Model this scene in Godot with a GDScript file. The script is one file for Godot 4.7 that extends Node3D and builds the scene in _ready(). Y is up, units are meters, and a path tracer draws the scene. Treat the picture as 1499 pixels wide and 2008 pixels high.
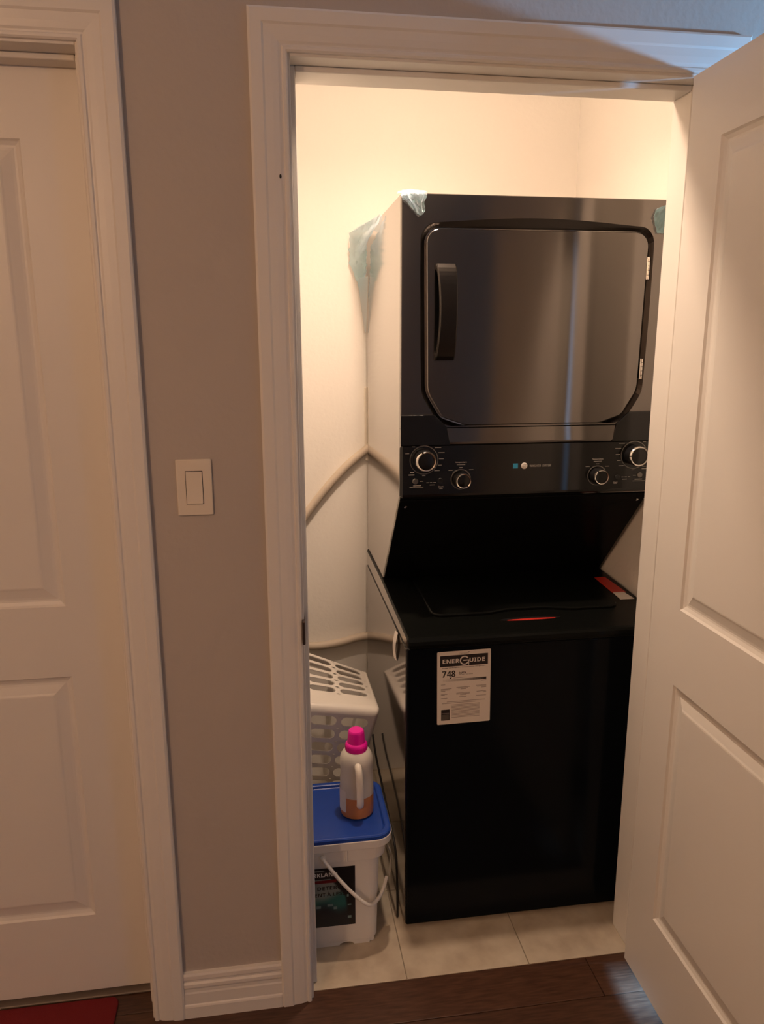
extends Node3D
# A stacked washer and dryer in a hallway laundry closet. x right, y up, z towards the hall; z = 0 is the hall face of the closet wall.

# ---------------------------------------------------------------- mesh building
class MB:
	var st := SurfaceTool.new()
	func _init():
		st.begin(Mesh.PRIMITIVE_TRIANGLES)
	func vert(p: Vector3, n: Vector3):
		st.set_normal(n)
		st.set_uv(Vector2(p.x + p.z, p.y))
		st.add_vertex(p)
	# corners counter-clockwise as seen from outside
	func tri(a: Vector3, b: Vector3, c: Vector3, na = null, nb = null, nc = null):
		var g = (b - a).cross(c - a)
		if g.length() < 1e-12:
			return
		g = g.normalized()
		var x: Vector3 = g if na == null else na
		var y: Vector3 = g if nb == null else nb
		var z: Vector3 = g if nc == null else nc
		if x.dot(g) < 0: x = -x
		if y.dot(g) < 0: y = -y
		if z.dot(g) < 0: z = -z
		vert(a, x); vert(c, z); vert(b, y)
	func quad(a: Vector3, b: Vector3, c: Vector3, d: Vector3, na = null, nb = null, nc = null, nd = null):
		tri(a, b, c, na, nb, nc)
		tri(a, c, d, na, nc, nd)
	func box(lo: Vector3, hi: Vector3, r := 0.0, seg := 2) -> MB:
		var c := (lo + hi) / 2
		var h := (hi - lo) / 2
		r = minf(r, minf(h.x, minf(h.y, h.z)) * 0.999)
		var ax := [Vector3(1, 0, 0), Vector3(0, 1, 0), Vector3(0, 0, 1)]
		for k in 3:
			for s in [-1.0, 1.0]:
				var n: Vector3 = ax[k] * s
				var u: Vector3 = ax[(k + 1) % 3]
				var v: Vector3 = ax[(k + 2) % 3]
				if s < 0:
					var t := u; u = v; v = t
				var hu: float = absf(h.dot(u)); var hv: float = absf(h.dot(v)); var hn: float = absf(h.dot(n))
				var us := steps(hu, r, seg); var vs := steps(hv, r, seg)
				for i in us.size() - 1:
					for j in vs.size() - 1:
						var q := []
						for ij in [[i, j], [i + 1, j], [i + 1, j + 1], [i, j + 1]]:
							var p: Vector3 = n * hn + u * us[ij[0]] + v * vs[ij[1]]
							var inner := Vector3(clampf(p.x, -h.x + r, h.x - r), clampf(p.y, -h.y + r, h.y - r), clampf(p.z, -h.z + r, h.z - r))
							var nn: Vector3 = n if r <= 0.0 else (p - inner).normalized()
							q.append([c + (p if r <= 0.0 else inner + nn * r), nn])
						quad(q[0][0], q[1][0], q[2][0], q[3][0], q[0][1], q[1][1], q[2][1], q[3][1])
		return self
	func steps(h: float, r: float, seg: int) -> Array:
		if r <= 0.0: return [-h, h]
		var a := []
		for k in seg + 1: a.append(-h + r - r * tan(PI / 4 * (1.0 - float(k) / seg)))
		for k in seg + 1: a.append(h - r + r * tan(PI / 4 * float(k) / seg))
		return a
	# polygon (counter-clockwise in ex, ey) pushed out along ez = ex x ey by d, with a chamfer c on the front edge
	func prism(poly: PackedVector2Array, o: Vector3, ex: Vector3, ey: Vector3, d: float, c := 0.0, back_c := 0.0) -> MB:
		var ez := ex.cross(ey)
		var n := poly.size()
		var area := 0.0
		for i in n: area += poly[i].cross(poly[(i + 1) % n])
		if area < 0: poly.reverse()
		var at := func(p: Vector2, z: float) -> Vector3: return o + ex * p.x + ey * p.y + ez * z
		var layers := [[inset(poly, back_c), 0.0]]
		if back_c > 0: layers.append([poly, back_c])
		layers.append([poly, d - c])
		if c > 0: layers.append([inset(poly, c), d])
		for l in layers.size() - 1:
			var a: PackedVector2Array = layers[l][0]; var b: PackedVector2Array = layers[l + 1][0]
			for i in n:
				var j := (i + 1) % n
				quad(at.call(a[i], layers[l][1]), at.call(a[j], layers[l][1]), at.call(b[j], layers[l + 1][1]), at.call(b[i], layers[l + 1][1]))
		for k in [0, layers.size() - 1]:
			var p: PackedVector2Array = layers[k][0]
			var t := Geometry2D.triangulate_polygon(p)
			for i in range(0, t.size(), 3):
				tri(at.call(p[t[i]], layers[k][1]), at.call(p[t[i + 1]], layers[k][1]), at.call(p[t[i + 2]], layers[k][1]), ez * (1.0 if k else -1.0), ez * (1.0 if k else -1.0), ez * (1.0 if k else -1.0)) if true else null
		return self
	func inset(poly: PackedVector2Array, c: float) -> PackedVector2Array:
		var out := PackedVector2Array()
		var n := poly.size()
		for i in n:
			var a := (poly[i] - poly[(i + n - 1) % n]).normalized(); var b := (poly[(i + 1) % n] - poly[i]).normalized()
			var na := Vector2(-a.y, a.x); var nb := Vector2(-b.y, b.x)
			var m := (na + nb)
			m = m.normalized() if m.length() > 1e-6 else na
			out.append(poly[i] + m * c / maxf(0.4, m.dot(na)))
		return out
	func lathe(prof: Array, o: Vector3, n := 32, up := Vector3.UP, sx := 1.0, sz := 1.0) -> MB:
		var f := Vector3.RIGHT if absf(up.x) < 0.9 else Vector3.UP
		var ex := (f - up * f.dot(up)).normalized(); var ez := ex.cross(up)
		var P := func(k: int, i: int) -> Vector3:
			var a := TAU * i / n
			return o + up * prof[k].y + ex * cos(a) * prof[k].x * sx + ez * sin(a) * prof[k].x * sz
		for k in prof.size() - 1:
			var t: Vector2 = (prof[k + 1] - prof[k])
			if t.length() < 1e-9: continue
			for i in n:
				var nr := []
				for kk in [k, k + 1]:
					var tt := t.normalized()
					var q = kk - 1 if kk == k else kk + 1
					if q >= 0 and q < prof.size():
						var t2: Vector2 = (prof[k] - prof[q]) if kk == k else (prof[q] - prof[k + 1])
						if t2.length() > 1e-9 and t2.normalized().dot(tt) > 0.72: tt = (tt + t2.normalized()).normalized()
					for ii in [i, i + 1]:
						var a: float = TAU * ii / n
						nr.append((ex * cos(a) * tt.y / sx + ez * sin(a) * tt.y / sz - up * tt.x).normalized())
				quad(P.call(k, i), P.call(k, i + 1), P.call(k + 1, i + 1), P.call(k + 1, i), nr[0], nr[1], nr[3], nr[2])
		return self
	func tube(pts: Array, r: float, n := 10, flat := 1.0) -> MB:
		var rings := []
		var side := Vector3.UP
		for i in pts.size():
			var t: Vector3 = (pts[mini(i + 1, pts.size() - 1)] - pts[maxi(i - 1, 0)]).normalized()
			if i == 0: side = t.cross(Vector3.UP if absf(t.y) < 0.9 else Vector3.RIGHT).normalized()
			side = (side - t * side.dot(t)).normalized()
			var b := t.cross(side)
			var ring := []
			for k in n:
				var a := TAU * k / n
				ring.append([pts[i] + (side * cos(a) + b * sin(a) * flat) * r, (side * cos(a) + b * sin(a)).normalized()])
			rings.append(ring)
		for i in rings.size() - 1:
			for k in n:
				var j := (k + 1) % n
				quad(rings[i][k][0], rings[i][j][0], rings[i + 1][j][0], rings[i + 1][k][0], rings[i][k][1], rings[i][j][1], rings[i + 1][j][1], rings[i + 1][k][1])
		for e in [0, rings.size() - 1]:
			for k in n:
				if e: tri(pts[e], rings[e][k][0], rings[e][(k + 1) % n][0])
				else: tri(pts[e], rings[e][(k + 1) % n][0], rings[e][k][0])
		return self
	# surface P(i, j) over a grid, smooth normals
	func grid(f: Callable, us: Array, vs: Array, flip := false) -> MB:
		var P := []
		for u in us:
			var row := []
			for v in vs: row.append(f.call(u, v))
			P.append(row)
		var N := []
		for i in us.size():
			var row := []
			for j in vs.size():
				var du: Vector3 = P[mini(i + 1, us.size() - 1)][j] - P[maxi(i - 1, 0)][j]
				var dv: Vector3 = P[i][mini(j + 1, vs.size() - 1)] - P[i][maxi(j - 1, 0)]
				row.append(du.cross(dv).normalized())
			N.append(row)
		for i in us.size() - 1:
			for j in vs.size() - 1:
				var q := [[i, j], [i + 1, j], [i + 1, j + 1], [i, j + 1]]
				if flip: q.reverse()
				quad(P[q[0][0]][q[0][1]], P[q[1][0]][q[1][1]], P[q[2][0]][q[2][1]], P[q[3][0]][q[3][1]], N[q[0][0]][q[0][1]], N[q[1][0]][q[1][1]], N[q[2][0]][q[2][1]], N[q[3][0]][q[3][1]])
		return self
	func mesh() -> ArrayMesh:
		return st.commit()

# ---------------------------------------------------------------- naming
var used := {}
func numbered(called: String) -> String:
	used[called] = used.get(called, -1) + 1
	return called if used[called] == 0 else "%s_%03d" % [called, used[called]]

func tag(o: Node, label: String, category: String, group := "", kind := ""):
	o.set_meta("label", label)
	o.set_meta("category", category)
	if group: o.set_meta("group", group)
	if kind: o.set_meta("kind", kind)
	return o

func obj(called: String, mb, m: Material, parent: Node = null) -> MeshInstance3D:
	var o := MeshInstance3D.new()
	o.mesh = mb.mesh() if mb is MB else mb
	o.material_override = m
	if parent == null or parent == self:
		o.name = numbered(called)
		add_child(o)
	else:
		var k := 0
		var nm := called
		while parent.has_node(nm):
			k += 1
			nm = "%s_%03d" % [called, k]
		o.name = nm
		parent.add_child(o, true)
	return o

func thing(called: String, label: String, category: String, at := Vector3.ZERO, kind := "") -> Node3D:
	var o := Node3D.new()
	o.name = numbered(called)
	add_child(o)
	o.position = at
	tag(o, label, category, "", kind)
	return o

# lettering: raised print w wide, h high at most, centred (or left-aligned) on p, in the plane of ex, ey
func letters(called: String, text: String, w: float, h: float, p: Vector3, m: Material, parent: Node, ex := Vector3.RIGHT, ey := Vector3.UP, bold := true, left := false, family := "Droid Sans"):
	var f := SystemFont.new()
	f.font_names = PackedStringArray([family])
	f.font_weight = 700 if bold else 400
	var t := TextMesh.new()
	t.font = f
	t.text = text
	t.font_size = 32
	t.pixel_size = 0.01
	t.depth = 0.01
	t.curve_step = 1.0
	var o := obj(called, t, m, parent)
	var b := t.get_aabb()
	var s := minf(w / b.size.x, h / b.size.y) if h > 0 else w / b.size.x
	var sx := w / b.size.x if h > 0 else s
	var sy := h / b.size.y if h > 0 else s
	var ez := ex.cross(ey)
	var c := b.get_center()
	if left: c.x = b.position.x
	o.transform = Transform3D(Basis(ex * sx, ey * sy, ez * 0.02), p - ex * c.x * sx - ey * c.y * sy)
	return o

# ---------------------------------------------------------------- materials
func mat(r: float, g: float, b: float, rough := 0.6, metal := 0.0) -> StandardMaterial3D:
	var m := StandardMaterial3D.new()
	m.albedo_color = Color(r, g, b).linear_to_srgb()
	m.roughness = rough
	m.metallic = metal
	return m

func noise_tex(freq: float, ramp: Array, seed_ := 1, size := 512, normal := false, octaves := 4) -> NoiseTexture2D:
	var n := FastNoiseLite.new()
	n.seed = seed_
	n.frequency = freq
	n.fractal_octaves = octaves
	var t := NoiseTexture2D.new()
	t.width = size
	t.height = size
	t.seamless = true
	t.noise = n
	if normal:
		t.as_normal_map = true
		t.bump_strength = 4.0
	elif ramp.size():
		var g := Gradient.new()
		g.offsets = PackedFloat32Array([0.0, 0.5, 1.0])
		g.colors = PackedColorArray([ramp[0], ramp[1], ramp[2]])
		t.color_ramp = g
	return t

func lin(r: float, g: float, b: float) -> Color:
	return Color(r, g, b).linear_to_srgb()

var M := {}
func make_materials():
	var orange_peel := noise_tex(0.05, [], 3, 256, true)
	M.hall = mat(0.50, 0.445, 0.395, 0.7)
	M.closet = mat(0.89, 0.85, 0.79, 0.75)
	for k in ["hall", "closet"]:
		M[k].normal_enabled = true; M[k].normal_texture = orange_peel; M[k].normal_scale = 0.12
		M[k].uv1_triplanar = true; M[k].uv1_world_triplanar = true; M[k].uv1_scale = Vector3.ONE * 4.0
	M.ceiling = mat(0.85, 0.83, 0.79, 0.8)
	M.trim = mat(0.80, 0.765, 0.71, 0.4)
	M.door = mat(0.80, 0.765, 0.71, 0.42)
	M.plate = mat(0.80, 0.72, 0.60, 0.35)
	M.gap = mat(0.03, 0.025, 0.02, 0.8)
	M.steel = mat(0.62, 0.58, 0.54, 0.3, 1.0)
	M.bronze = mat(0.10, 0.07, 0.06, 0.35, 0.8)
	M.planks = []
	for k in 4:
		var d: float = [1.0, 0.8, 1.2, 0.92][k]
		var m := mat(1, 1, 1, 0.36)
		m.albedo_texture = noise_tex(0.02, [lin(0.050 * d, 0.020 * d, 0.011 * d), lin(0.085 * d, 0.037 * d, 0.02 * d), lin(0.13 * d, 0.06 * d, 0.033 * d)], 10 + k)
		m.uv1_triplanar = true; m.uv1_world_triplanar = true; m.uv1_scale = Vector3(1.2, 6.0, 11.0)
		M.planks.append(m)
	M.tiles = []
	for k in 2:
		var d: float = [1.0, 0.93][k]
		var m := mat(1, 1, 1, 0.4)
		m.albedo_texture = noise_tex(0.012, [lin(0.44 * d, 0.36 * d, 0.27 * d), lin(0.55 * d, 0.47 * d, 0.36 * d), lin(0.64 * d, 0.56 * d, 0.44 * d)], 20 + k)
		m.uv1_triplanar = true; m.uv1_world_triplanar = true; m.uv1_scale = Vector3.ONE * 1.6
		M.tiles.append(m)
	M.grout = mat(0.36, 0.30, 0.23, 0.9)
	# appliance
	M.front = mat(0.20, 0.182, 0.17, 0.2, 1.0)
	M.front.anisotropy_enabled = true
	M.front.anisotropy = -0.95
	M.dish = mat(0.05, 0.045, 0.042, 0.35, 1.0)
	M.cabinet = mat(0.50, 0.475, 0.45, 0.1, 1.0)
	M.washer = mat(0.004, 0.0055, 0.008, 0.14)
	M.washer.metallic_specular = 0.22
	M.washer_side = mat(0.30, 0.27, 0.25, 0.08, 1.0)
	M.deck = mat(0.005, 0.0055, 0.005, 0.3)
	M.deck.metallic_specular = 0.2
	M.black = mat(0.006, 0.006, 0.0065, 0.14)
	M.black.metallic_specular = 0.5
	M.splash = mat(0.006, 0.006, 0.0065, 0.2)
	M.splash.metallic_specular = 0.15
	M.matte = mat(0.006, 0.006, 0.007, 0.4)
	M.chrome = mat(0.78, 0.74, 0.70, 0.16, 1.0)
	M.dim_ring = mat(0.20, 0.19, 0.18, 0.35, 0.9)
	M.legend = mat(0.42, 0.40, 0.37, 0.6)
	M.white_print = mat(0.8, 0.78, 0.74, 0.5)
	M.blue_print = mat(0.03, 0.32, 0.55, 0.4)
	M.paper = mat(0.80, 0.74, 0.68, 0.55)
	M.ink = mat(0.018, 0.012, 0.012, 0.6)
	M.grey_ink = mat(0.34, 0.29, 0.27, 0.6)
	M.red = mat(0.55, 0.03, 0.02, 0.45)
	M.mat_red = mat(0.20, 0.008, 0.012, 0.95)
	M.film = mat(0.42, 0.88, 0.95, 0.12)
	M.film.transparency = BaseMaterial3D.TRANSPARENCY_ALPHA
	M.film.albedo_color.a = 0.5
	M.film.backlight_enabled = true
	M.film.backlight = Color(0.9, 0.95, 1.0)
	M.film_thin = M.film.duplicate()
	M.film_thin.albedo_color.a = 0.22
	M.film_thin.roughness = 0.08
	M.film_pale = mat(0.78, 0.93, 0.92, 0.12)
	M.film_pale.transparency = BaseMaterial3D.TRANSPARENCY_ALPHA
	M.film_pale.albedo_color.a = 0.28
	M.film_pale.backlight_enabled = true
	M.film_pale.backlight = Color(0.9, 0.95, 1.0)
	M.basket = mat(0.84, 0.79, 0.72, 0.4)
	M.pail = mat(0.80, 0.77, 0.72, 0.4)
	M.lid = mat(0.012, 0.06, 0.36, 0.35)
	M.hose = mat(0.60, 0.51, 0.41, 0.55)
	M.cord = mat(0.015, 0.013, 0.012, 0.5)
	M.bottle = mat(0.83, 0.77, 0.68, 0.35)
	M.bottle.transparency = BaseMaterial3D.TRANSPARENCY_ALPHA
	M.bottle.albedo_color.a = 0.85
	M.handle = mat(0.83, 0.77, 0.68, 0.35)
	M.soap = mat(0.66, 0.25, 0.075, 0.35)
	M.pink = mat(0.95, 0.005, 0.40, 0.3)

func glow(c: Color, e: float) -> StandardMaterial3D:
	var m := mat(0.8, 0.8, 0.8, 0.5)
	m.emission_enabled = true
	m.emission = c
	m.emission_energy_multiplier = e
	return m

# ---------------------------------------------------------------- sizes taken from the photograph
const JL := 0.005          # left jamb face of the laundry doorway
const JR := 0.8394         # right jamb face
const HEAD := 2.069        # underside of the head jamb
const CEIL := 2.44
const LDR := -0.373        # right jamb face of the closed door's opening
const LDL := -1.18

func _ready():
	camera_and_light()
	make_materials()
	lamps()
	shell()
	trims()
	closed_door()
	open_door()
	appliance()
	film()
	closet_things()
	small_things()

func camera_and_light():
	var cam := Camera3D.new()
	cam.name = "camera"
	var yaw := 0.14829; var pitch := 0.21863; var roll := -0.00222
	var fwd := Vector3(sin(yaw) * cos(pitch), -sin(pitch), -cos(yaw) * cos(pitch))
	var right := Vector3(cos(yaw), 0, sin(yaw))
	var up := right.cross(fwd)
	var r := right * cos(roll) + up * sin(roll)
	var u := up * cos(roll) - right * sin(roll)
	cam.transform = Transform3D(Basis(r, u, -fwd), Vector3(-0.05651, 1.55222, 1.54868))
	cam.fov = rad_to_deg(2.0 * atan(1004.0 / 1485.02))
	cam.near = 0.02
	cam.current = true
	add_child(cam)
	var e := Environment.new()
	e.background_mode = Environment.BG_COLOR
	e.background_color = Color(0, 0, 0)
	e.tonemap_mode = Environment.TONE_MAPPER_LINEAR
	e.tonemap_exposure = 1.0
	e.sdfgi_enabled = true
	e.ssao_enabled = true
	e.ssil_enabled = true
	var w := WorldEnvironment.new()
	w.name = "world"
	w.environment = e
	add_child(w)

const CLOSET_LAMP := Vector3(0.272, 2.235, -0.24)
const HALL_LAMP := Vector3(-1.40, 2.15, 2.20)
func lamps():
	ceiling_lamp(CLOSET_LAMP, 0.085, lin(1.0, 0.735, 0.54), 0.125, 1.0, 1.5, "round frosted ceiling lamp inside the laundry closet above the dryer")
	ceiling_lamp(HALL_LAMP, 0.12, lin(1.0, 0.60, 0.35), 1.06, 0.0, 1.2, "round frosted ceiling lamp of the hallway behind the camera")

func ceiling_lamp(at: Vector3, r: float, c: Color, energy: float, down: float, seen: float, label: String):
	# at is the middle of the glowing globe, which hangs on a short stem from the ceiling
	var t := thing("ceiling_lamp", label, "lamp", Vector3(at.x, CEIL, at.z))
	var drop := CEIL - at.y
	obj("base", MB.new().lathe([Vector2(0, -0.014), Vector2(0.052, -0.014), Vector2(0.055, -0.010), Vector2(0.055, 0)], Vector3.ZERO, 32).lathe([Vector2(0.012, -drop + r * 0.9), Vector2(0.012, -0.012)], Vector3.ZERO, 16), M.trim, t)
	var pr := []
	for k in 17: pr.append(Vector2(maxf(sin(PI * k / 16.0), 0.0) * r, -drop - cos(PI * k / 16.0) * r))
	obj("shade", MB.new().lathe(pr, Vector3.ZERO, 32), glow(c, seen), t)
	var l := OmniLight3D.new()
	l.name = "bulb_light"
	l.light_color = c
	l.light_energy = energy
	l.light_size = r * 0.5
	l.omni_range = 12.0
	l.omni_attenuation = 2.0
	l.shadow_enabled = true
	l.position = Vector3(0, -drop, 0)
	t.add_child(l)
	if down > 0.0:
		# most of its light goes down: the globe sits under a metal reflector cap
		var cap := []
		for k in 9: cap.append(Vector2(cos(PI / 2 * k / 8.0) * (r + 0.004), -drop + 0.03 + sin(PI / 2 * k / 8.0) * (r + 0.004)))
		obj("reflector_cap", MB.new().lathe(cap, Vector3.ZERO, 32), M.chrome, t)
		var sp := SpotLight3D.new()
		sp.name = "down_light"
		sp.light_color = c
		sp.light_energy = down
		sp.light_size = r * 0.4
		sp.spot_angle = 86.0
		sp.spot_angle_attenuation = 1.0
		sp.spot_range = 12.0
		sp.spot_attenuation = 2.0
		sp.shadow_enabled = true
		sp.position = Vector3(0, -drop, 0)
		sp.rotation = Vector3(-PI / 2, 0, 0)
		t.add_child(sp)

# ---------------------------------------------------------------- the building
func wall(called: String, boxes: Array, m: Material, label: String):
	var mb := MB.new()
	for b in boxes: mb.box(b[0], b[1])
	var o := obj(called, mb, m)
	tag(o, label, "ceiling" if called.begins_with("ceiling") else "wall", "", "structure")
	return o

func shell():
	var e := 0.013
	# hall side skin and closet side skin of the same wall
	var front := []
	var back := []
	for side in 2:
		var z0 := -0.12 if side else -0.06
		var z1 := -0.06 if side else 0.0
		var a: Array = back if side else front
		a.append([Vector3(-2.3, 0, z0), Vector3(LDL - e - 0.005, CEIL, z1)])
		a.append([Vector3(LDL - e - 0.005, HEAD + 0.018, z0), Vector3(LDR + e + 0.005, CEIL, z1)])
		a.append([Vector3(LDR + e + 0.005, 0, z0), Vector3(JL - e - 0.005, CEIL, z1)])
		a.append([Vector3(JL - e - 0.005, HEAD + 0.018, z0), Vector3(JR + e + 0.005, CEIL, z1)])
		a.append([Vector3(JR + e + 0.005, 0, z0), Vector3(2.3, CEIL, z1)])
	wall("wall_front", front, M.hall, "greige painted hallway wall around the two white doorways")
	wall("wall_inside", back, M.closet, "off-white closet side of the doorway wall")
	wall("wall_back", [[Vector3(-0.3, 0, -1.08), Vector3(1.07, CEIL, -0.98)]], M.closet, "warm white back wall of the laundry closet behind the dryer")
	wall("wall_left", [[Vector3(-0.3, 0, -0.98), Vector3(-0.2, CEIL, -0.12)]], M.closet, "warm white left side wall of the laundry closet")
	wall("wall_right", [[Vector3(0.968, 0, -0.98), Vector3(1.07, CEIL, -0.12)]], M.closet, "warm white right side wall of the laundry closet beside the dryer")
	wall("wall_hall_left", [[Vector3(-2.4, 0, 0), Vector3(-2.3, CEIL, 3.6)]], M.hall, "greige end wall of the hallway on the left")
	wall("wall_hall_rear", [[Vector3(-2.4, 0, 3.6), Vector3(2.3, CEIL, 3.7)]], M.hall, "greige hallway wall behind the camera")
	# right end of the hall, with openings for the glazed door and its sidelight
	wall("wall_hall_right", [
		[Vector3(2.2, 0, 0.0), Vector3(2.3, CEIL, 0.1)], [Vector3(2.2, 2.02, 0.1), Vector3(2.3, CEIL, 3.7)],
		[Vector3(2.2, 0, 0.8), Vector3(2.3, 2.02, 3.05)], [Vector3(2.2, 0, 3.55), Vector3(2.3, 2.02, 3.7)]], M.hall, "greige end wall of the hallway with the glazed door on the right")
	wall("ceiling", [[Vector3(-2.4, CEIL, -1.08), Vector3(2.3, CEIL + 0.1, 3.7)]], M.ceiling, "flat off-white ceiling over the hallway and the closet")
	daylight()
	# floors
	var fl := thing("floor", "dark brown wood plank floor of the hallway", "floor", Vector3.ZERO, "structure")
	obj("subfloor", MB.new().box(Vector3(-2.4, -0.06, -0.12), Vector3(2.3, -0.016, 3.7)), M.gap, fl)
	var meshes := {}
	var rng := RandomNumberGenerator.new()
	rng.seed = 5
	var w := 0.121
	for row in range(-1, 30):
		var z0 := -0.021 + row * w
		var spans := [[-2.3, 2.2]] if row >= 0 else [[LDL - 0.01, LDR + 0.01]]
		for s in spans:
			var x: float = s[0] - rng.randf() * 0.7
			while x < s[1]:
				var x0 := maxf(x, s[0]); var x1 := minf(x + 1.22, s[1])
				x += 1.22
				if x1 - x0 < 0.02: continue
				var zz1 := minf(z0 + w, 3.6)
				var zz0 := maxf(z0, -0.12)
				var o := obj("plank", MB.new().box(Vector3(x0 + 0.0006, -0.016, zz0 + 0.0006), Vector3(x1 - 0.0006, 0, zz1 - 0.0006), 0.0015, 1), M.planks[rng.randi() % 4], fl)
				o.name = o.name
	var ft := thing("floor_closet", "beige ceramic tile floor of the laundry closet", "floor", Vector3.ZERO, "structure")
	obj("grout", MB.new().box(Vector3(-0.3, -0.06, -1.08), Vector3(1.07, -0.003, -0.0215)), M.grout, ft)
	var k := 0
	for i in range(-2, 4):
		for j in 4:
			var x0 := maxf(0.239 + i * 0.318, -0.3); var x1 := minf(0.239 + (i + 1) * 0.318, 1.07)
			var z1 := -0.0215 - j * 0.318; var z0 := maxf(z1 - 0.318, -1.08)
			if x1 - x0 < 0.02: continue
			obj("tile", MB.new().box(Vector3(x0 + 0.001, -0.012, z0 + 0.001), Vector3(x1 - 0.001, 0, z1 - (0.001 if j else 0.0)), 0.0012, 1), M.tiles[k % 2], ft)
			k += 1
	var th := obj("trim_6", MB.new().box(Vector3(LDL, 0, -0.112), Vector3(LDR, 0.006, -0.078), 0.003), mat(0.20, 0.16, 0.13, 0.4))
	tag(th, "grey-brown threshold strip under the closed door", "threshold", "", "structure")

func daylight():
	var cool := lin(0.20, 0.48, 0.86)
	var d := thing("door_3", "white glazed outside door with a sidelight at the right end of the hallway", "door", Vector3.ZERO, "structure")
	var f := MB.new()
	for b in [[0.1, 0.16, 0.0, 2.02], [0.74, 0.8, 0.0, 2.02], [0.16, 0.74, 0.0, 0.06], [0.16, 0.74, 0.5, 1.05], [0.16, 0.74, 1.9, 2.02], [3.05, 3.09, 0, 2.02], [3.51, 3.55, 0, 2.02], [3.09, 3.51, 0, 0.2], [3.09, 3.51, 1.96, 2.02]]:
		f.box(Vector3(2.21, b[2], b[0]), Vector3(2.25, b[3], b[1]), 0.004, 1)
	obj("frame", f, M.trim if M.has("trim") else null, d)
	for b in [[0.16, 0.74, 1.05, 1.9, 3.4, 1.0], [0.16, 0.74, 0.06, 0.5, 3.4, 0.55], [3.09, 3.51, 0.2, 1.96, 12.0, 0.05]]:
		obj("window_pane", MB.new().box(Vector3(2.225, b[2], b[0]), Vector3(2.235, b[3], b[1])), glow(cool, b[4] * 0.25), d)
		var l := AreaLight3D.new()
		l.name = "daylight"
		l.area_size = Vector2(b[1] - b[0], b[3] - b[2])
		l.light_color = cool
		l.light_energy = b[5] * 0.15
		l.shadow_enabled = true
		l.set("area_range", 12.0)
		l.transform = Transform3D(Basis(Vector3.UP, PI / 2), Vector3(2.195, (b[2] + b[3]) / 2, (b[0] + b[1]) / 2))
		d.add_child(l, true)
	# the shafts of daylight that pass over and under the open door
	for q in [[Vector3(2.19, 1.74, 0.52), Vector3(0.66, 2.15, 0.0), 14.0, 4.5, 0.05], [Vector3(2.19, 0.26, 0.17), Vector3(0.79, 0.0, 0.115), 3.4, 80.0, 0.05]]:
		var sp := SpotLight3D.new()
		sp.name = "daylight_shaft"
		sp.light_color = cool
		sp.light_energy = q[3]
		sp.light_size = q[4]
		sp.spot_angle = q[2]
		sp.spot_angle_attenuation = 0.6
		sp.spot_range = 12.0
		sp.spot_attenuation = 2.0
		sp.shadow_enabled = true
		sp.transform = Transform3D(Basis.looking_at(q[1] - q[0], Vector3.UP), q[0])
		d.add_child(sp, true)

# moulding swept round a doorway: profile of (away from the opening, out from the wall)
const CASING := [[0, 0], [0, 0.007], [0.003, 0.0095], [0.008, 0.0095], [0.0105, 0.007], [0.013, 0.0075], [0.017, 0.0095], [0.028, 0.0115], [0.042, 0.0125], [0.046, 0.0150], [0.066, 0.0155], [0.0705, 0.0125], [0.0705, 0]]
func casing(t: Node3D, xl: float, xr: float, h: float):
	for leg in 3:
		var mb := MB.new()
		var at := func(u: float, w: float, end: int) -> Vector3:
			if leg == 0: return Vector3(xl - u, h + u if end else 0.0, w)
			if leg == 1: return Vector3(xl - u if end == 0 else xr + u, h + u, w)
			return Vector3(xr + u, h + u if end == 0 else 0.0, w)
		for i in CASING.size() - 1:
			var a = CASING[i]; var b = CASING[i + 1]
			mb.quad(at.call(a[0], a[1], 0), at.call(a[0], a[1], 1), at.call(b[0], b[1], 1), at.call(b[0], b[1], 0))
		var poly := PackedVector2Array()
		for a in CASING: poly.append(Vector2(a[0], a[1]))
		var t3 := Geometry2D.triangulate_polygon(poly)
		for end in 2:
			for i in range(0, t3.size(), 3):
				mb.tri(at.call(poly[t3[i]].x, poly[t3[i]].y, end), at.call(poly[t3[i + 1]].x, poly[t3[i + 1]].y, end), at.call(poly[t3[i + 2]].x, poly[t3[i + 2]].y, end))
		obj("head_casing" if leg == 1 else "side_casing", mb, M.trim, t)

func jamb(t: Node3D, xl: float, xr: float, stop0: float, stop1: float):
	var s := 0.018
	obj("side_jamb", MB.new().box(Vector3(xl - s, 0, -0.12), Vector3(xl, HEAD + s, 0.0), 0.0015, 1), M.trim, t)
	obj("side_jamb", MB.new().box(Vector3(xr, 0, -0.12), Vector3(xr + s, HEAD + s, 0.0), 0.0015, 1), M.trim, t)
	obj("head_jamb", MB.new().box(Vector3(xl, HEAD, -0.12), Vector3(xr, HEAD + s, 0.0), 0.0015, 1), M.trim, t)
	var p := 0.011
	obj("door_stop", MB.new().box(Vector3(xl, 0, stop0), Vector3(xl + p, HEAD, stop1), 0.003), M.trim, t)
	obj("door_stop", MB.new().box(Vector3(xr - p, 0, stop0), Vector3(xr, HEAD, stop1), 0.003), M.trim, t)
	obj("door_stop", MB.new().box(Vector3(xl + p, HEAD - p, stop0), Vector3(xr - p, HEAD, stop1), 0.003), M.trim, t)

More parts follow.
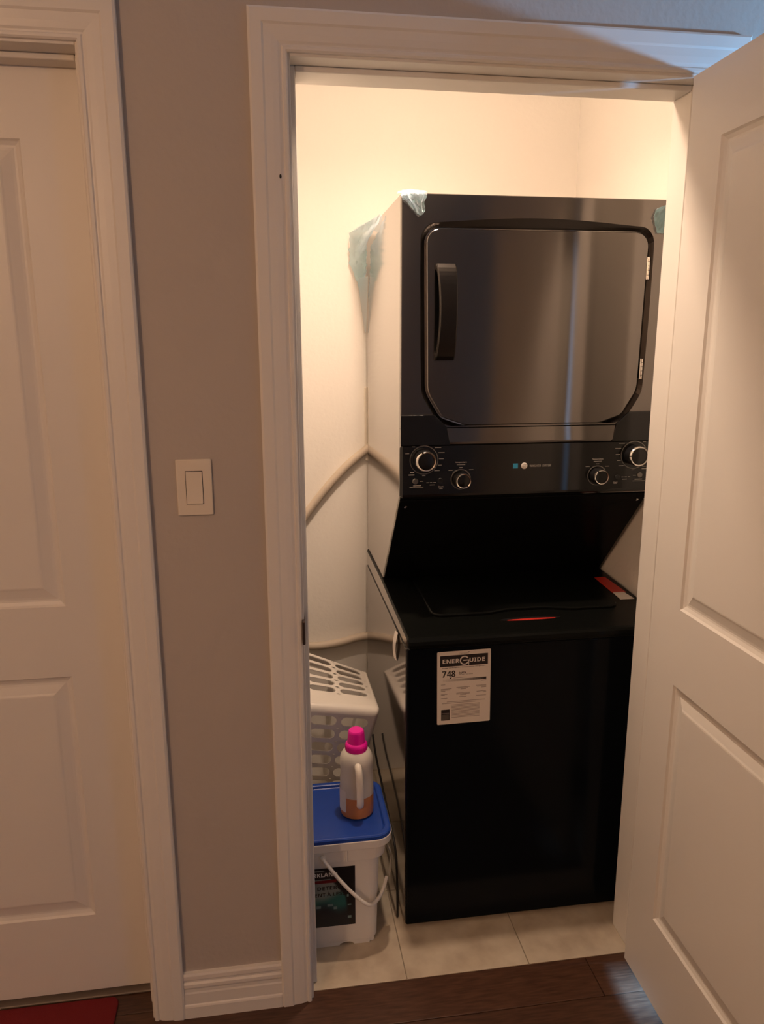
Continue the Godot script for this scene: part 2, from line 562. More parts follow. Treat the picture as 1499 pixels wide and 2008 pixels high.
func trims():
	var c := thing("trim_1", "white moulded casing around the open laundry doorway", "trim", Vector3.ZERO, "structure")
	casing(c, 0.0, JR + 0.005, HEAD + 0.005)
	obj("nail_hole", MB.new().lathe([Vector2(0, 0.0017), Vector2(0.0032, 0.0012), Vector2(0.004, 0)], Vector3(-0.0185, 1.86, 0.0098), 10, Vector3.BACK, 0.55, 1.0), M.gap, c)
	var j := thing("trim_2", "white jamb and door stop lining the laundry doorway", "trim", Vector3.ZERO, "structure")
	jamb(j, JL, JR, -0.12, -0.045)
	var sp := MB.new()
	sp.box(Vector3(JL - 0.001, 0.918, -0.040), Vector3(JL + 0.0015, 0.978, -0.002), 0.0007, 1)
	var lip := []
	for k in 7:
		var a := PI / 2 * k / 6.0
		lip.append([JL + 0.0014 - 0.006 * (1 - cos(a)), -0.003 + 0.0115 * sin(a)])
	for k in 6:
		sp.quad(Vector3(lip[k][0], 0.927 - 0.003 * 0, lip[k][1]), Vector3(lip[k + 1][0], 0.927, lip[k + 1][1]), Vector3(lip[k + 1][0], 0.969, lip[k + 1][1]), Vector3(lip[k][0], 0.969, lip[k][1]))
	sp.box(Vector3(JL - 0.0048, 0.921, -0.002), Vector3(JL + 0.0012, 0.974, 0.0172), 0.0028)
	var so := obj("strike_plate", sp, M.bronze, j)
	so.set_meta("label", "dark bronze strike plate with a rounded lip")
	var c2 := thing("trim_3", "white moulded casing around the closed door on the left", "trim", Vector3.ZERO, "structure")
	casing(c2, LDL - 0.005 + 0.0, LDR + 0.0048, HEAD + 0.005)
	var j2 := thing("trim_4", "white jamb and stop around the closed door on the left", "trim", Vector3.ZERO, "structure")
	jamb(j2, LDL, LDR, -0.088, -0.046)
	# baseboard between the two casings, and along the rest of the hall wall
	var prof := PackedVector2Array([Vector2(0, 0), Vector2(0.014, 0), Vector2(0.014, 0.030), Vector2(0.0125, 0.034), Vector2(0.010, 0.036), Vector2(0.010, 0.064), Vector2(0.0085, 0.068), Vector2(0.0085, 0.076), Vector2(0.011, 0.082), Vector2(0.011, 0.090), Vector2(0.007, 0.094), Vector2(0.007, 0.098), Vector2(0.0105, 0.103), Vector2(0.0105, 0.113), Vector2(0.008, 0.118), Vector2(0, 0.119)])
	var b := obj("baseboard_front", MB.new().prism(prof, Vector3(-0.0705, 0, 0), Vector3.BACK, Vector3.UP, -(LDR + 0.0048 + 0.0705) - 0.0705), M.trim)
	tag(b, "stepped white baseboard between the two door casings", "baseboard", "", "structure")
	var b2 := obj("baseboard_right", MB.new().prism(prof, Vector3(2.2, 0, 0), Vector3.BACK, Vector3.UP, 2.2 - JR - 0.0755), M.trim)
	tag(b2, "stepped white baseboard on the hall wall behind the open door", "baseboard", "", "structure")
	var b3 := obj("baseboard_left", MB.new().prism(prof, Vector3(LDL - 0.0755, 0, 0), Vector3.BACK, Vector3.UP, LDL - 0.0755 + 2.3), M.trim)
	tag(b3, "stepped white baseboard on the hall wall left of the closed door", "baseboard", "", "structure")

# moulded door face: flat plane with sunk grooves round raised fields. Local x along the face, y up, z out of it.
func door_face(mb: MB, at: Callable, w: float, h: float, panels: Array):
	# grid of flat pieces round the panel openings
	var xs := [0.0, panels[0][0], panels[0][2], w]
	var ys := [0.0]
	for p in panels: ys.append(p[1]); ys.append(p[3])
	ys.append(h)
	for j in ys.size() - 1:
		for i in 3:
			if i == 1 and j % 2 == 1: continue
			mb.quad(at.call(xs[i], ys[j], 0.0), at.call(xs[i + 1], ys[j], 0.0), at.call(xs[i + 1], ys[j + 1], 0.0), at.call(xs[i], ys[j + 1], 0.0))

func door_panel(at: Callable, p: Array) -> MB:
	var mb := MB.new()
	var rings := [[0.0, 0.0], [0.004, -0.0045], [0.011, -0.0075], [0.015, -0.0080], [0.020, -0.0072], [0.038, -0.0022], [0.042, -0.0005], [0.045, 0.0]]
	for k in rings.size() - 1:
		var a: float = rings[k][0]; var b: float = rings[k + 1][0]; var za: float = rings[k][1]; var zb: float = rings[k + 1][1]
		var A := [Vector2(p[0] + a, p[1] + a), Vector2(p[2] - a, p[1] + a), Vector2(p[2] - a, p[3] - a), Vector2(p[0] + a, p[3] - a)]
		var B := [Vector2(p[0] + b, p[1] + b), Vector2(p[2] - b, p[1] + b), Vector2(p[2] - b, p[3] - b), Vector2(p[0] + b, p[3] - b)]
		for i in 4:
			var j := (i + 1) % 4
			mb.quad(at.call(A[i].x, A[i].y, za), at.call(A[j].x, A[j].y, za), at.call(B[j].x, B[j].y, zb), at.call(B[i].x, B[i].y, zb))
	var c: float = 0.045
	mb.quad(at.call(p[0] + c, p[1] + c, 0.0), at.call(p[2] - c, p[1] + c, 0.0), at.call(p[2] - c, p[3] - c, 0.0), at.call(p[0] + c, p[3] - c, 0.0))
	return mb

func door_leaf(d: Node3D, o: Vector3, ex: Vector3, ez: Vector3, w: float, h: float, thick: float, panels: Array):
	var front := func(x: float, y: float, z: float) -> Vector3: return o + ex * x + Vector3.UP * y + ez * z
	var back := func(x: float, y: float, z: float) -> Vector3: return o + ex * (w - x) + Vector3.UP * y - ez * (thick + z)
	var mb := MB.new()
	door_face(mb, front, w, h, panels)
	door_face(mb, back, w, h, panels)
	var ring := [Vector2(0, 0), Vector2(w, 0), Vector2(w, h), Vector2(0, h)]
	for i in 4:
		var a: Vector2 = ring[i]; var b: Vector2 = ring[(i + 1) % 4]
		mb.quad(front.call(b.x, b.y, 0.0), front.call(a.x, a.y, 0.0), front.call(a.x, a.y, -thick), front.call(b.x, b.y, -thick))
	obj("slab", mb, M.door, d)
	for p in panels:
		obj("panel", door_panel(front, p), M.door, d)
		obj("panel", door_panel(back, p), M.door, d)

func knob(d: Node3D, at: Vector3, axis: Vector3):
	var prof := [Vector2(0.0, 0.0), Vector2(0.032, 0.0), Vector2(0.032, 0.004), Vector2(0.026, 0.008), Vector2(0.012, 0.012), Vector2(0.011, 0.030), Vector2(0.020, 0.036), Vector2(0.027, 0.046), Vector2(0.026, 0.058), Vector2(0.018, 0.064), Vector2(0.0, 0.066)]
	obj("knob", MB.new().lathe(prof, at, 28, axis), M.steel, d)

func closed_door():
	var d := thing("door_1", "closed white two-panel door at the left edge with a red mat below", "door", Vector3.ZERO, "structure")
	var w := LDR - LDL - 0.006
	# local x runs from the left (hidden) edge to the right edge
	door_leaf(d, Vector3(LDL + 0.003, 0.017, -0.0885), Vector3.RIGHT, Vector3.BACK, w, 2.047, 0.035, [[0.128, 0.210, w - 0.128, 0.820], [0.128, 0.983, w - 0.128, 1.916]])
	knob(d, Vector3(LDL + 0.065, 0.95, -0.0885), Vector3.BACK)

func open_door():
	var d := thing("door_2", "white two-panel door standing open at a right angle on the right", "door", Vector3.ZERO, "structure")
	# the face turned to the doorway looks towards -x; local x runs from the hinges (z small) to the latch edge
	var w := 0.81
	door_leaf(d, Vector3(0.7985, 0.016, 0.012 + w), Vector3.FORWARD, Vector3.LEFT, w, 2.050, 0.0375, [[0.112, 0.213, w - 0.115, 0.808], [0.112, 0.980, w - 0.115, 1.916]])
	knob(d, Vector3(0.7985, 0.95, 0.012 + w - 0.065), Vector3.LEFT)
	knob(d, Vector3(0.836, 0.95, 0.012 + w - 0.065), Vector3.RIGHT)
	for y in [0.28, 1.05, 1.84]:
		obj("hinge", MB.new().lathe([Vector2(0, -0.045), Vector2(0.0055, -0.045), Vector2(0.0055, 0.045), Vector2(0.004, 0.049), Vector2(0, 0.05)], Vector3(0.8395, y, 0.0205), 14).box(Vector3(0.803, y - 0.045, 0.0108), Vector3(0.836, y + 0.045, 0.0125)).box(Vector3(0.8375, y - 0.045, -0.03), Vector3(0.84, y + 0.045, 0.016)), M.bronze, d)

# ---------------------------------------------------------------- washer and dryer
const XL := 0.2685
const XR := 0.955
const XC := 0.612
const ZD := -0.313
const ZW := -0.184
const ZB := -0.948
const TOP := 1.897

func rounded(pts: Array, n := 8) -> PackedVector2Array:
	# corners of [x, y, radius], counter-clockwise
	var out := PackedVector2Array()
	var k := pts.size()
	for i in k:
		var p := Vector2(pts[i][0], pts[i][1])
		var a := (Vector2(pts[(i + k - 1) % k][0], pts[(i + k - 1) % k][1]) - p).normalized()
		var b := (Vector2(pts[(i + 1) % k][0], pts[(i + 1) % k][1]) - p).normalized()
		var r: float = pts[i][2]
		if r <= 0.0:
			out.append(p)
			continue
		var half := acos(clampf(a.dot(b), -1, 1)) / 2
		var t := r / tan(half)
		var c := p + (a + b).normalized() * r / sin(half)
		var s := (p + a * t - c).angle()
		var e := (p + b * t - c).angle()
		var da := wrapf(e - s, -PI, PI)
		for j in n + 1: out.append(c + Vector2.from_angle(s + da * j / n) * r)
	return out

func hit(poly: PackedVector2Array, c: Vector2, a: float) -> Vector2:
	var d := Vector2.from_angle(a)
	for i in poly.size():
		var p := poly[i]; var q := poly[(i + 1) % poly.size()]
		var e := q - p
		var den := d.cross(e)
		if absf(den) < 1e-12: continue
		var t := (p - c).cross(e) / den
		var s := (p - c).cross(d) / den
		if t > 0 and s >= -1e-6 and s <= 1 + 1e-6: return c + d * t
	return c

func appliance():
	var t := thing("washer_dryer", "tall dark grey stacked washer and dryer unit standing in the lit closet", "washer dryer")
	# washer cabinet, a step wider than the photograph's seam
	obj("washer_cabinet", MB.new().box(Vector3(XL - 0.004, 0.012, ZB), Vector3(XR + 0.004, 0.812, ZW), 0.006), M.washer, t).set_meta("label", "black glossy lower cabinet")
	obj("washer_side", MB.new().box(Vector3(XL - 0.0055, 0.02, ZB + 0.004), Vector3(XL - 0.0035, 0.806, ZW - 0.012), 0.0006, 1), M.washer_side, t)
	for x in [XL + 0.05, XR - 0.05]:
		for z in [ZB + 0.06, ZW - 0.06]:
			obj("foot", MB.new().lathe([Vector2(0, 0), Vector2(0.02, 0), Vector2(0.022, 0.004), Vector2(0.02, 0.012), Vector2(0, 0.012)], Vector3(x, 0, z), 16), M.matte, t)
	# deck with its sloping top
	var deck := PackedVector2Array([Vector2(ZB, 0.815), Vector2(-0.172, 0.815), Vector2(-0.165, 0.819), Vector2(-0.163, 0.828), Vector2(-0.165, 0.836), Vector2(-0.170, 0.841), Vector2(-0.178, 0.8435), Vector2(-0.62, 0.862), Vector2(ZB, 0.862)])
	var dk := obj("washer_deck", MB.new().prism(deck, Vector3(XR + 0.004, 0, 0), Vector3.BACK, Vector3.UP, XR - XL + 0.008, 0.003, 0.003), M.deck, t)
	obj("deck_side", MB.new().prism(PackedVector2Array([Vector2(ZB, 0.817), Vector2(-0.180, 0.817), Vector2(-0.180, 0.838), Vector2(-0.62, 0.857), Vector2(ZB, 0.857)]), Vector3(XL - 0.0035, 0, 0), Vector3.BACK, Vector3.UP, 0.002), M.cabinet, t)
	# lid: a raised plate whose front edge bows back over the finger recess
	var up := Vector3(0, cos(0.042), sin(0.042))
	var fw := Vector3(0, -sin(0.042), cos(0.042))
	var o := Vector3(0, 0.8435, -0.178)
	var lid := PackedVector2Array()
	for k in 41:
		var x := lerpf(0.385, 0.850, k / 40.0)
		var bump := 0.018 * (smoothstep(0.50, 0.575, x) - smoothstep(0.66, 0.74, x))
		lid.append(Vector2(x, 0.108 + bump))
	lid.append_array(rounded([[0.874, 0.108, 0.022], [0.874, 0.40, 0.01], [0.352, 0.40, 0.01], [0.352, 0.108, 0.022]], 5))
	lid = rounded_lid()
	var ld := obj("lid", MB.new().prism(lid, o, Vector3.RIGHT, -fw, 0.009, 0.003), M.deck, t)
	ld.set_meta("label", "black lid with a bowed front edge")
	var grip := PackedVector2Array()
	for k in 32:
		var a := TAU * k / 32
		grip.append(Vector2(0.607 + 0.082 * cos(a), 0.075 + 0.013 * sin(a)))
	obj("finger_recess", MB.new().prism(grip, o, Vector3.RIGHT, -fw, 0.0012), M.matte, ld)
	var red := PackedVector2Array()
	for k in 32:
		var a := TAU * k / 32
		red.append(Vector2(0.607 + 0.066 * cos(a), 0.069 + 0.0045 * sin(a)))
	obj("recess_edge", MB.new().prism(red, o, Vector3.RIGHT, -fw, 0.0022), M.red, ld).set_meta("label", "red rim of the finger recess")
	# dryer cabinet: seen from the side it leans back below the controls
	var side := PackedVector2Array([Vector2(ZB, 0.8625), Vector2(-0.612, 0.8625), Vector2(-0.335, 1.162), Vector2(-0.327, 1.172), Vector2(-0.327, TOP - 0.004), Vector2(-0.331, TOP), Vector2(ZB, TOP)])
	obj("dryer_cabinet", MB.new().prism(side, Vector3(XR, 0, 0), Vector3.BACK, Vector3.UP, XR - XL, 0.003, 0.003), M.cabinet, t).set_meta("label", "glossy grey upper cabinet with a sloping lower front")
	# glossy black panel under the controls
	var dir := Vector3(0, 0.2995, 0.277).normalized()
	var nrm := Vector3.RIGHT.cross(dir)
	obj("splash_panel", MB.new().prism(rounded([[XL + 0.003, 0.004, 0.003], [XR - 0.003, 0.004, 0.003], [XR - 0.003, 0.402, 0.006], [XL + 0.003, 0.402, 0.006]], 3), Vector3(0, 0.8625, -0.612) + nrm * 0.0005, Vector3.RIGHT, dir, 0.0035, 0.001), M.splash, t)
	for x in [XL + 0.022, XR - 0.022]:
		var s := obj("screw", MB.new().lathe([Vector2(0.0042, 0), Vector2(0.004, 0.0015), Vector2(0.002, 0.0024), Vector2(0, 0.0025)], Vector3(x, 0.8625, -0.612) + dir * 0.376 + nrm * 0.004, 12, nrm), M.chrome, t)
	bezel(t)
	dryer_door(t)
	controls(t)
	energy_label(t)

func rounded_lid() -> PackedVector2Array:
	var a := PackedVector2Array()
	var c := rounded([[0.352, 0.114, 0.03], [0.874, 0.114, 0.03], [0.874, 0.405, 0.01], [0.352, 0.405, 0.01]], 6)
	# first corner, then the wavy front edge, then the rest
	for i in 7: a.append(c[i])
	for k in range(1, 40):
		var x := lerpf(0.385, 0.841, k / 40.0)
		a.append(Vector2(x, 0.114 - 0.008 * 0 + 0.019 * (smoothstep(0.49, 0.58, x) - smoothstep(0.65, 0.75, x))))
	for i in range(7, c.size()): a.append(c[i])
	return a

func door_outline(grow: float) -> PackedVector2Array:
	var g := grow
	var pts := rounded([[XC - 0.276 - g, 1.435, 0.06], [XC - 0.238 - g * 0.7, 1.372 - g * 0.6, 0.03], [XC - 0.178, 1.352 - g, 0.07], [XC + 0.178, 1.352 - g, 0.07], [XC + 0.238 + g * 0.7, 1.372 - g * 0.6, 0.03], [XC + 0.276 + g, 1.435, 0.06], [XC + 0.282 + g, 1.819 + g, 0.032 + g], [XC - 0.282 - g, 1.819 + g, 0.032 + g]], 7)
	return pts

func bezel(t: Node3D):
	# front plate with a doorway for the dryer door; its inner edge dishes back to the gap
	var outer := rounded([[XL, 1.345, 0.0], [XR, 1.345, 0.0], [XR, TOP, 0.012], [XL, TOP, 0.012]], 5)
	var c := Vector2(XC, 1.60)
	var angles := []
	for k in 180: angles.append(TAU * k / 180.0)
	for p in outer: angles.append(wrapf((p - c).angle(), 0, TAU))
	angles.sort()
	var o1 := door_outline(0.004)
	var mb := MB.new()
	var dish := MB.new()
	var rings := []
	for a in angles:
		var d := Vector2.from_angle(a)
		var w0 := hit(outer, c, a)
		var w4 := hit(o1, c, a)
		# the dish is wide above the door and narrow at the sides
		var top := smoothstep(0.1, 0.9, d.y) * (1.0 - pow(clampf(absf((w4.x - XC) / 0.29), 0, 1), 2.0))
		var wide := 0.013 + 0.011 * top
		wide = minf(wide, (w0 - w4).length() - 0.006)
		var w3 := w4 + d * wide * 0.3
		var w2 := w4 + d * wide
		var deep := 0.010
		rings.append([Vector3(w0.x, w0.y, -0.328), Vector3(w0.x, w0.y, ZD - 0.002), Vector3(w0.x, w0.y, ZD).lerp(Vector3(c.x, c.y, ZD), 0.006), Vector3(w2.x, w2.y, ZD), Vector3(w3.x, w3.y, ZD - deep * 0.75), Vector3(w4.x, w4.y, ZD - deep), Vector3(w4.x, w4.y, ZD - 0.035)])
	for i in rings.size():
		var j := (i + 1) % rings.size()
		for k in 3: mb.quad(rings[i][k], rings[j][k], rings[j][k + 1], rings[i][k + 1])
		for k in range(3, 6): dish.quad(rings[i][k], rings[j][k], rings[j][k + 1], rings[i][k + 1])
	var bz := obj("front_bezel", mb, M.front, t)
	bz.set_meta("label", "brushed dark steel surround of the dryer door")
	obj("door_recess", dish, M.dish, bz)
	# seam line across the surround beside the door
	for s in [-1.0, 1.0]:
		var xa: float = XL if s < 0 else XC + 0.262
		var xb: float = XC - 0.262 if s < 0 else XR
		obj("seam", MB.new().box(Vector3(xa, 1.3785, ZD - 0.002), Vector3(xb, 1.3798, ZD + 0.0004)), M.gap, bz)
	# black wings of the control panel reach up beside the chin
	for s in [-1.0, 1.0]:
		var wing := PackedVector2Array([Vector2(XC - s * 0.3435, 1.3025), Vector2(XC - s * 0.3435, 1.3782), Vector2(XC - s * 0.258, 1.3782), Vector2(XC - s * 0.235, 1.3565), Vector2(XC - s * 0.226, 1.3475), Vector2(XC - s * 0.216, 1.3025)])
		obj("side_wing", MB.new().prism(wing, Vector3(0, 0, ZD - 0.001), Vector3.RIGHT, Vector3.UP, 0.0058, 0.0008), M.black, bz)
	# chin under the door
	var band := PackedVector2Array()
	var pr := [Vector2(-0.328, 1.302), Vector2(ZD - 0.003, 1.302), Vector2(ZD + 0.002, 1.304), Vector2(ZD + 0.004, 1.309), Vector2(ZD + 0.0005, 1.344), Vector2(-0.328, 1.345)]
	for p in pr: band.append(p)
	obj("chin", MB.new().prism(band, Vector3(XR, 0, 0), Vector3.BACK, Vector3.UP, XR - XL, 0.0015, 0.0015), M.front, t)

func dryer_door(t: Node3D):
	var o0 := door_outline(0.0)
	var c := Vector2(XC, 1.60)
	var mb := MB.new()
	var zf := ZD + 0.001
	var bulge := 0.006
	var pts := []
	for p in o0: pts.append(p)
	var f := func(i: int, r: float) -> Vector3:
		var p: Vector2 = c + (pts[i % pts.size()] - c) * r
		return Vector3(p.x, p.y, zf + bulge * (1.0 - pow((p.x - XC) / 0.285, 2.0)) - (0.0 if r < 0.998 else 0.0016))
	var nf := func(p: Vector3) -> Vector3: return Vector3(2.0 * bulge * (p.x - XC) / (0.285 * 0.285), 0, 1).normalized()
	var rr := [0.0, 0.2, 0.4, 0.6, 0.8, 0.994]
	for i in pts.size():
		for k in rr.size() - 1:
			var q := [f.call(i, rr[k]), f.call(i, rr[k + 1]), f.call(i + 1, rr[k + 1]), f.call(i + 1, rr[k])]
			mb.quad(q[0], q[1], q[2], q[3], nf.call(q[0]), nf.call(q[1]), nf.call(q[2]), nf.call(q[3]))
		var e := [f.call(i, 0.994), f.call(i, 1.0), f.call(i + 1, 1.0), f.call(i + 1, 0.994)]
		mb.quad(e[0], e[1], e[2], e[3])
		mb.quad(e[1], Vector3(e[1].x, e[1].y, zf - 0.02), Vector3(e[2].x, e[2].y, zf - 0.02), e[2])
	var d := obj("dryer_door", mb, M.front, t)
	d.set_meta("label", "brushed dark steel door with rounded corners")
	# dark cavity behind the gap
	obj("door_gasket", MB.new().prism(door_outline(0.0035), Vector3(0, 0, ZD - 0.0348), Vector3.RIGHT, Vector3.UP, 0.012), M.gap, t)
	# pull handle: a strap that stands off the door and bows inwards
	var h := MB.new()
	var n := 24
	var sec := []
	for k in n + 1:
		var v := float(k) / n
		var y := lerpf(1.512, 1.738, v)
		var s := sin(PI * v)
		var xl := 0.3515 + 0.0045 * s
		var xr := 0.4005 - 0.001 * s
		var z := zf + 0.010 + 0.030 * pow(s, 0.55) + 0.004 * v
		var th := 0.010 if v < 0.96 else 0.012
		sec.append([y, xl, xr, z, maxf(z - th, zf - 0.002) if v > 0.05 and v < 0.95 else zf - 0.002])
	for k in n:
		var a = sec[k]; var b = sec[k + 1]
		var ch := 0.003
		var ra := [Vector3(a[1], a[0], a[4]), Vector3(a[1], a[0], a[3] - ch), Vector3(a[1] + ch, a[0], a[3]), Vector3(a[2] - ch, a[0], a[3]), Vector3(a[2], a[0], a[3] - ch), Vector3(a[2], a[0], a[4])]
		var rb := [Vector3(b[1], b[0], b[4]), Vector3(b[1], b[0], b[3] - ch), Vector3(b[1] + ch, b[0], b[3]), Vector3(b[2] - ch, b[0], b[3]), Vector3(b[2], b[0], b[3] - ch), Vector3(b[2], b[0], b[4])]
		for i in 6:
			var j := (i + 1) % 6
			h.quad(ra[i], ra[j], rb[j], rb[i])
		if k == 0 or k == n - 1:
			var r: Array = ra if k == 0 else rb
			for i in range(1, 5): h.tri(r[0], r[i], r[i + 1])
	obj("handle", h, M.dish, d).set_meta("label", "bowed vertical pull handle")
	for y in [[1.462, 1.514], [1.708, 1.762]]:
		var g := MB.new()
		g.box(Vector3(XC + 0.2795, y[0], zf - 0.012), Vector3(XC + 0.2825, y[1], zf + 0.0015), 0.001, 1)
		for k in 5:
			var ya: float = lerpf(y[0], y[1], k / 5.0); var yb: float = lerpf(y[0], y[1], (k + 1) / 5.0)
			g.lathe([Vector2(0, ya + 0.0006), Vector2(0.0036, ya + 0.0006), Vector2(0.0036, yb - 0.0006), Vector2(0, yb - 0.0006)], Vector3(XC + 0.2845, 0, zf - 0.001), 12)
		obj("hinge", g, M.chrome, d).set_meta("label", "bright steel knuckle hinge")

func dash(p: Node3D, x: float, y: float, w: float, h := 0.0014):
	obj("tick_mark", MB.new().box(Vector3(x - w / 2, y - h / 2, ZD + 0.0009), Vector3(x + w / 2, y + h / 2, ZD + 0.0013)), M.legend, p)

func controls(t: Node3D):
	var prof := PackedVector2Array([Vector2(-0.328, 1.168), Vector2(ZD - 0.006, 1.166), Vector2(ZD - 0.001, 1.170), Vector2(ZD + 0.001, 1.176), Vector2(ZD + 0.001, 1.300), Vector2(ZD - 0.001, 1.302), Vector2(-0.328, 1.302)])
	var cp := obj("control_panel", MB.new().prism(prof, Vector3(XR, 0, 0), Vector3.BACK, Vector3.UP, XR - XL, 0.006, 0.006), M.black, t)
	cp.set_meta("label", "glossy black control panel")
	# dials: [x, y, radius of the printed ring, radius of the knob, where the pointer notch is]
	for q in [[0.329, 1.265, 0.037, 0.0265, 2.0], [0.4255, 1.213, 0.0265, 0.0205, -0.9], [0.7935, 1.213, 0.0265, 0.0205, 2.2], [0.8935, 1.265, 0.037, 0.0275, 3.1]]:
		var at := Vector3(q[0], q[1], ZD + 0.001)
		var big: bool = q[2] > 0.03
		var r: float = q[3]
		var dl := obj("dial", MB.new().lathe([Vector2(r * 0.98, 0.0), Vector2(r * 0.96, 0.017), Vector2(r * 0.93, 0.027)], at, 40, Vector3.BACK), M.matte, t)
		dl.set_meta("label", ("large" if big else "small") + " chrome-rimmed control dial")
		obj("printed_ring", MB.new().lathe([Vector2(q[2], 0.0), Vector2(q[2], 0.0007), Vector2(q[2] - 0.0022, 0.0009), Vector2(q[2] - 0.0022, 0.0)], at, 48, Vector3.BACK), M.dim_ring, dl)
		obj("dial_rim", MB.new().lathe([Vector2(r * 0.94, 0.025), Vector2(r, 0.0265), Vector2(r * 0.985, 0.0295), Vector2(r * 0.90, 0.0325), Vector2(r * 0.80, 0.0315), Vector2(r * 0.76, 0.028)], at, 48, Vector3.BACK), M.chrome, dl).set_meta("label", "bright chrome rim")
		obj("dial_cap", MB.new().lathe([Vector2(r * 0.78, 0.026), Vector2(r * 0.77, 0.0295), Vector2(r * 0.6, 0.0302), Vector2(0, 0.0305)], at, 32, Vector3.BACK), M.black, dl)
		var dir := Vector3(cos(q[4]), sin(q[4]), 0)
		var sd := Vector3(-dir.y, dir.x, 0)
		obj("pointer_notch", MB.new().prism(PackedVector2Array([Vector2(r * 0.70, -0.0014), Vector2(r * 1.01, -0.0014), Vector2(r * 1.01, 0.0014), Vector2(r * 0.70, 0.0014)]), at + Vector3(0, 0, 0.0285), dir, sd, 0.0045), M.matte, dl)
	# buttons
	for q in [[0.307, 1.211, 0.0075], [0.372, 1.211, 0.0068], [0.850, 1.207, 0.0068], [0.913, 1.211, 0.0075]]:
		obj("button", MB.new().lathe([Vector2(q[2], 0), Vector2(q[2], 0.002), Vector2(q[2] - 0.001, 0.003), Vector2(0, 0.0026)], Vector3(q[0], q[1], ZD + 0.001), 20, Vector3.BACK), M.dim_ring if q[2] > 0.007 else M.matte, cp)
	# print
	var z := ZD + 0.0011
	for q in [[0.4255, 1.2565, 0.030], [0.7935, 1.2555, 0.030]]:
		letters("legend", "Temperature", q[2], 0.0042, Vector3(q[0], q[1], z), M.legend, cp)
		dash(cp, q[0], 1.2505, 0.022, 0.001)
		dash(cp, q[0], 1.2435, 0.009)
		for s in [-1.0, 1.0]: dash(cp, q[0] + s * 0.027, 1.237, 0.011)
	for q in [[0.374, 1.195], [0.846, 1.193]]:
		letters("legend", "Start", 0.0125, 0.0042, Vector3(q[0], q[1], z), M.legend, cp)
		dash(cp, q[0], 1.190, 0.009, 0.001)
	for s in [-1.0, 1.0]:
		var cx: float = 0.329 if s < 0 else 0.8935
		for a in [[-0.043, 0.017, 0.010], [-0.027, 0.034, 0.008], [0.0, 0.040, 0.006], [0.036, 0.031, 0.016], [0.045, 0.018, 0.016], [0.045, 0.002, 0.012], [0.041, -0.014, 0.010], [0.034, -0.028, 0.014], [0.0, -0.040, 0.008], [-0.030, -0.031, 0.010]]:
			if cx + a[0] * 1.0 < XL + 0.012 or cx - s * a[0] > XR - 0.012: continue
			dash(cp, cx + a[0] * -s, 1.265 + a[1], a[2])
		dash(cp, cx - s * -0.032, 1.2275, 0.015, 0.0022)
		dash(cp, cx - s * -0.006, 1.2105, 0.009)
		dash(cp, cx - s * -0.017, 1.1995, 0.021, 0.0022)
		dash(cp, cx - s * -0.019, 1.195, 0.036, 0.001)
		for k in 3: dash(cp, cx - s * (0.010 + 0.009 * k), 1.2065, 0.006)
		dash(cp, cx - s * 0.022, 1.2005, 0.013)
	# maker's badge: blue square, round monogram, wording
	obj("blue_square", MB.new().box(Vector3(0.5635, 1.2375, ZD + 0.001), Vector3(0.5765, 1.2500, ZD + 0.0014)), M.blue_print, cp).set_meta("label", "small blue square mark")
	var bd := obj("badge", MB.new().lathe([Vector2(0.0082, 0), Vector2(0.0082, 0.001), Vector2(0.0076, 0.0014), Vector2(0, 0.0014)], Vector3(0.5935, 1.2437, ZD + 0.001), 28, Vector3.BACK), M.white_print, cp)
	bd.set_meta("label", "round white monogram badge")
	letters("monogram", "GE", 0.0095, 0.0078, Vector3(0.5935, 1.2437, ZD + 0.0024), M.grey_ink, cp, Vector3.RIGHT, Vector3(0.18, 1, 0).normalized(), true, false, "Droid Serif")
	letters("wording", "WASHER  DRYER", 0.058, 0.0058, Vector3(0.637, 1.2430, z), M.legend, cp, Vector3.RIGHT, Vector3.UP, false)

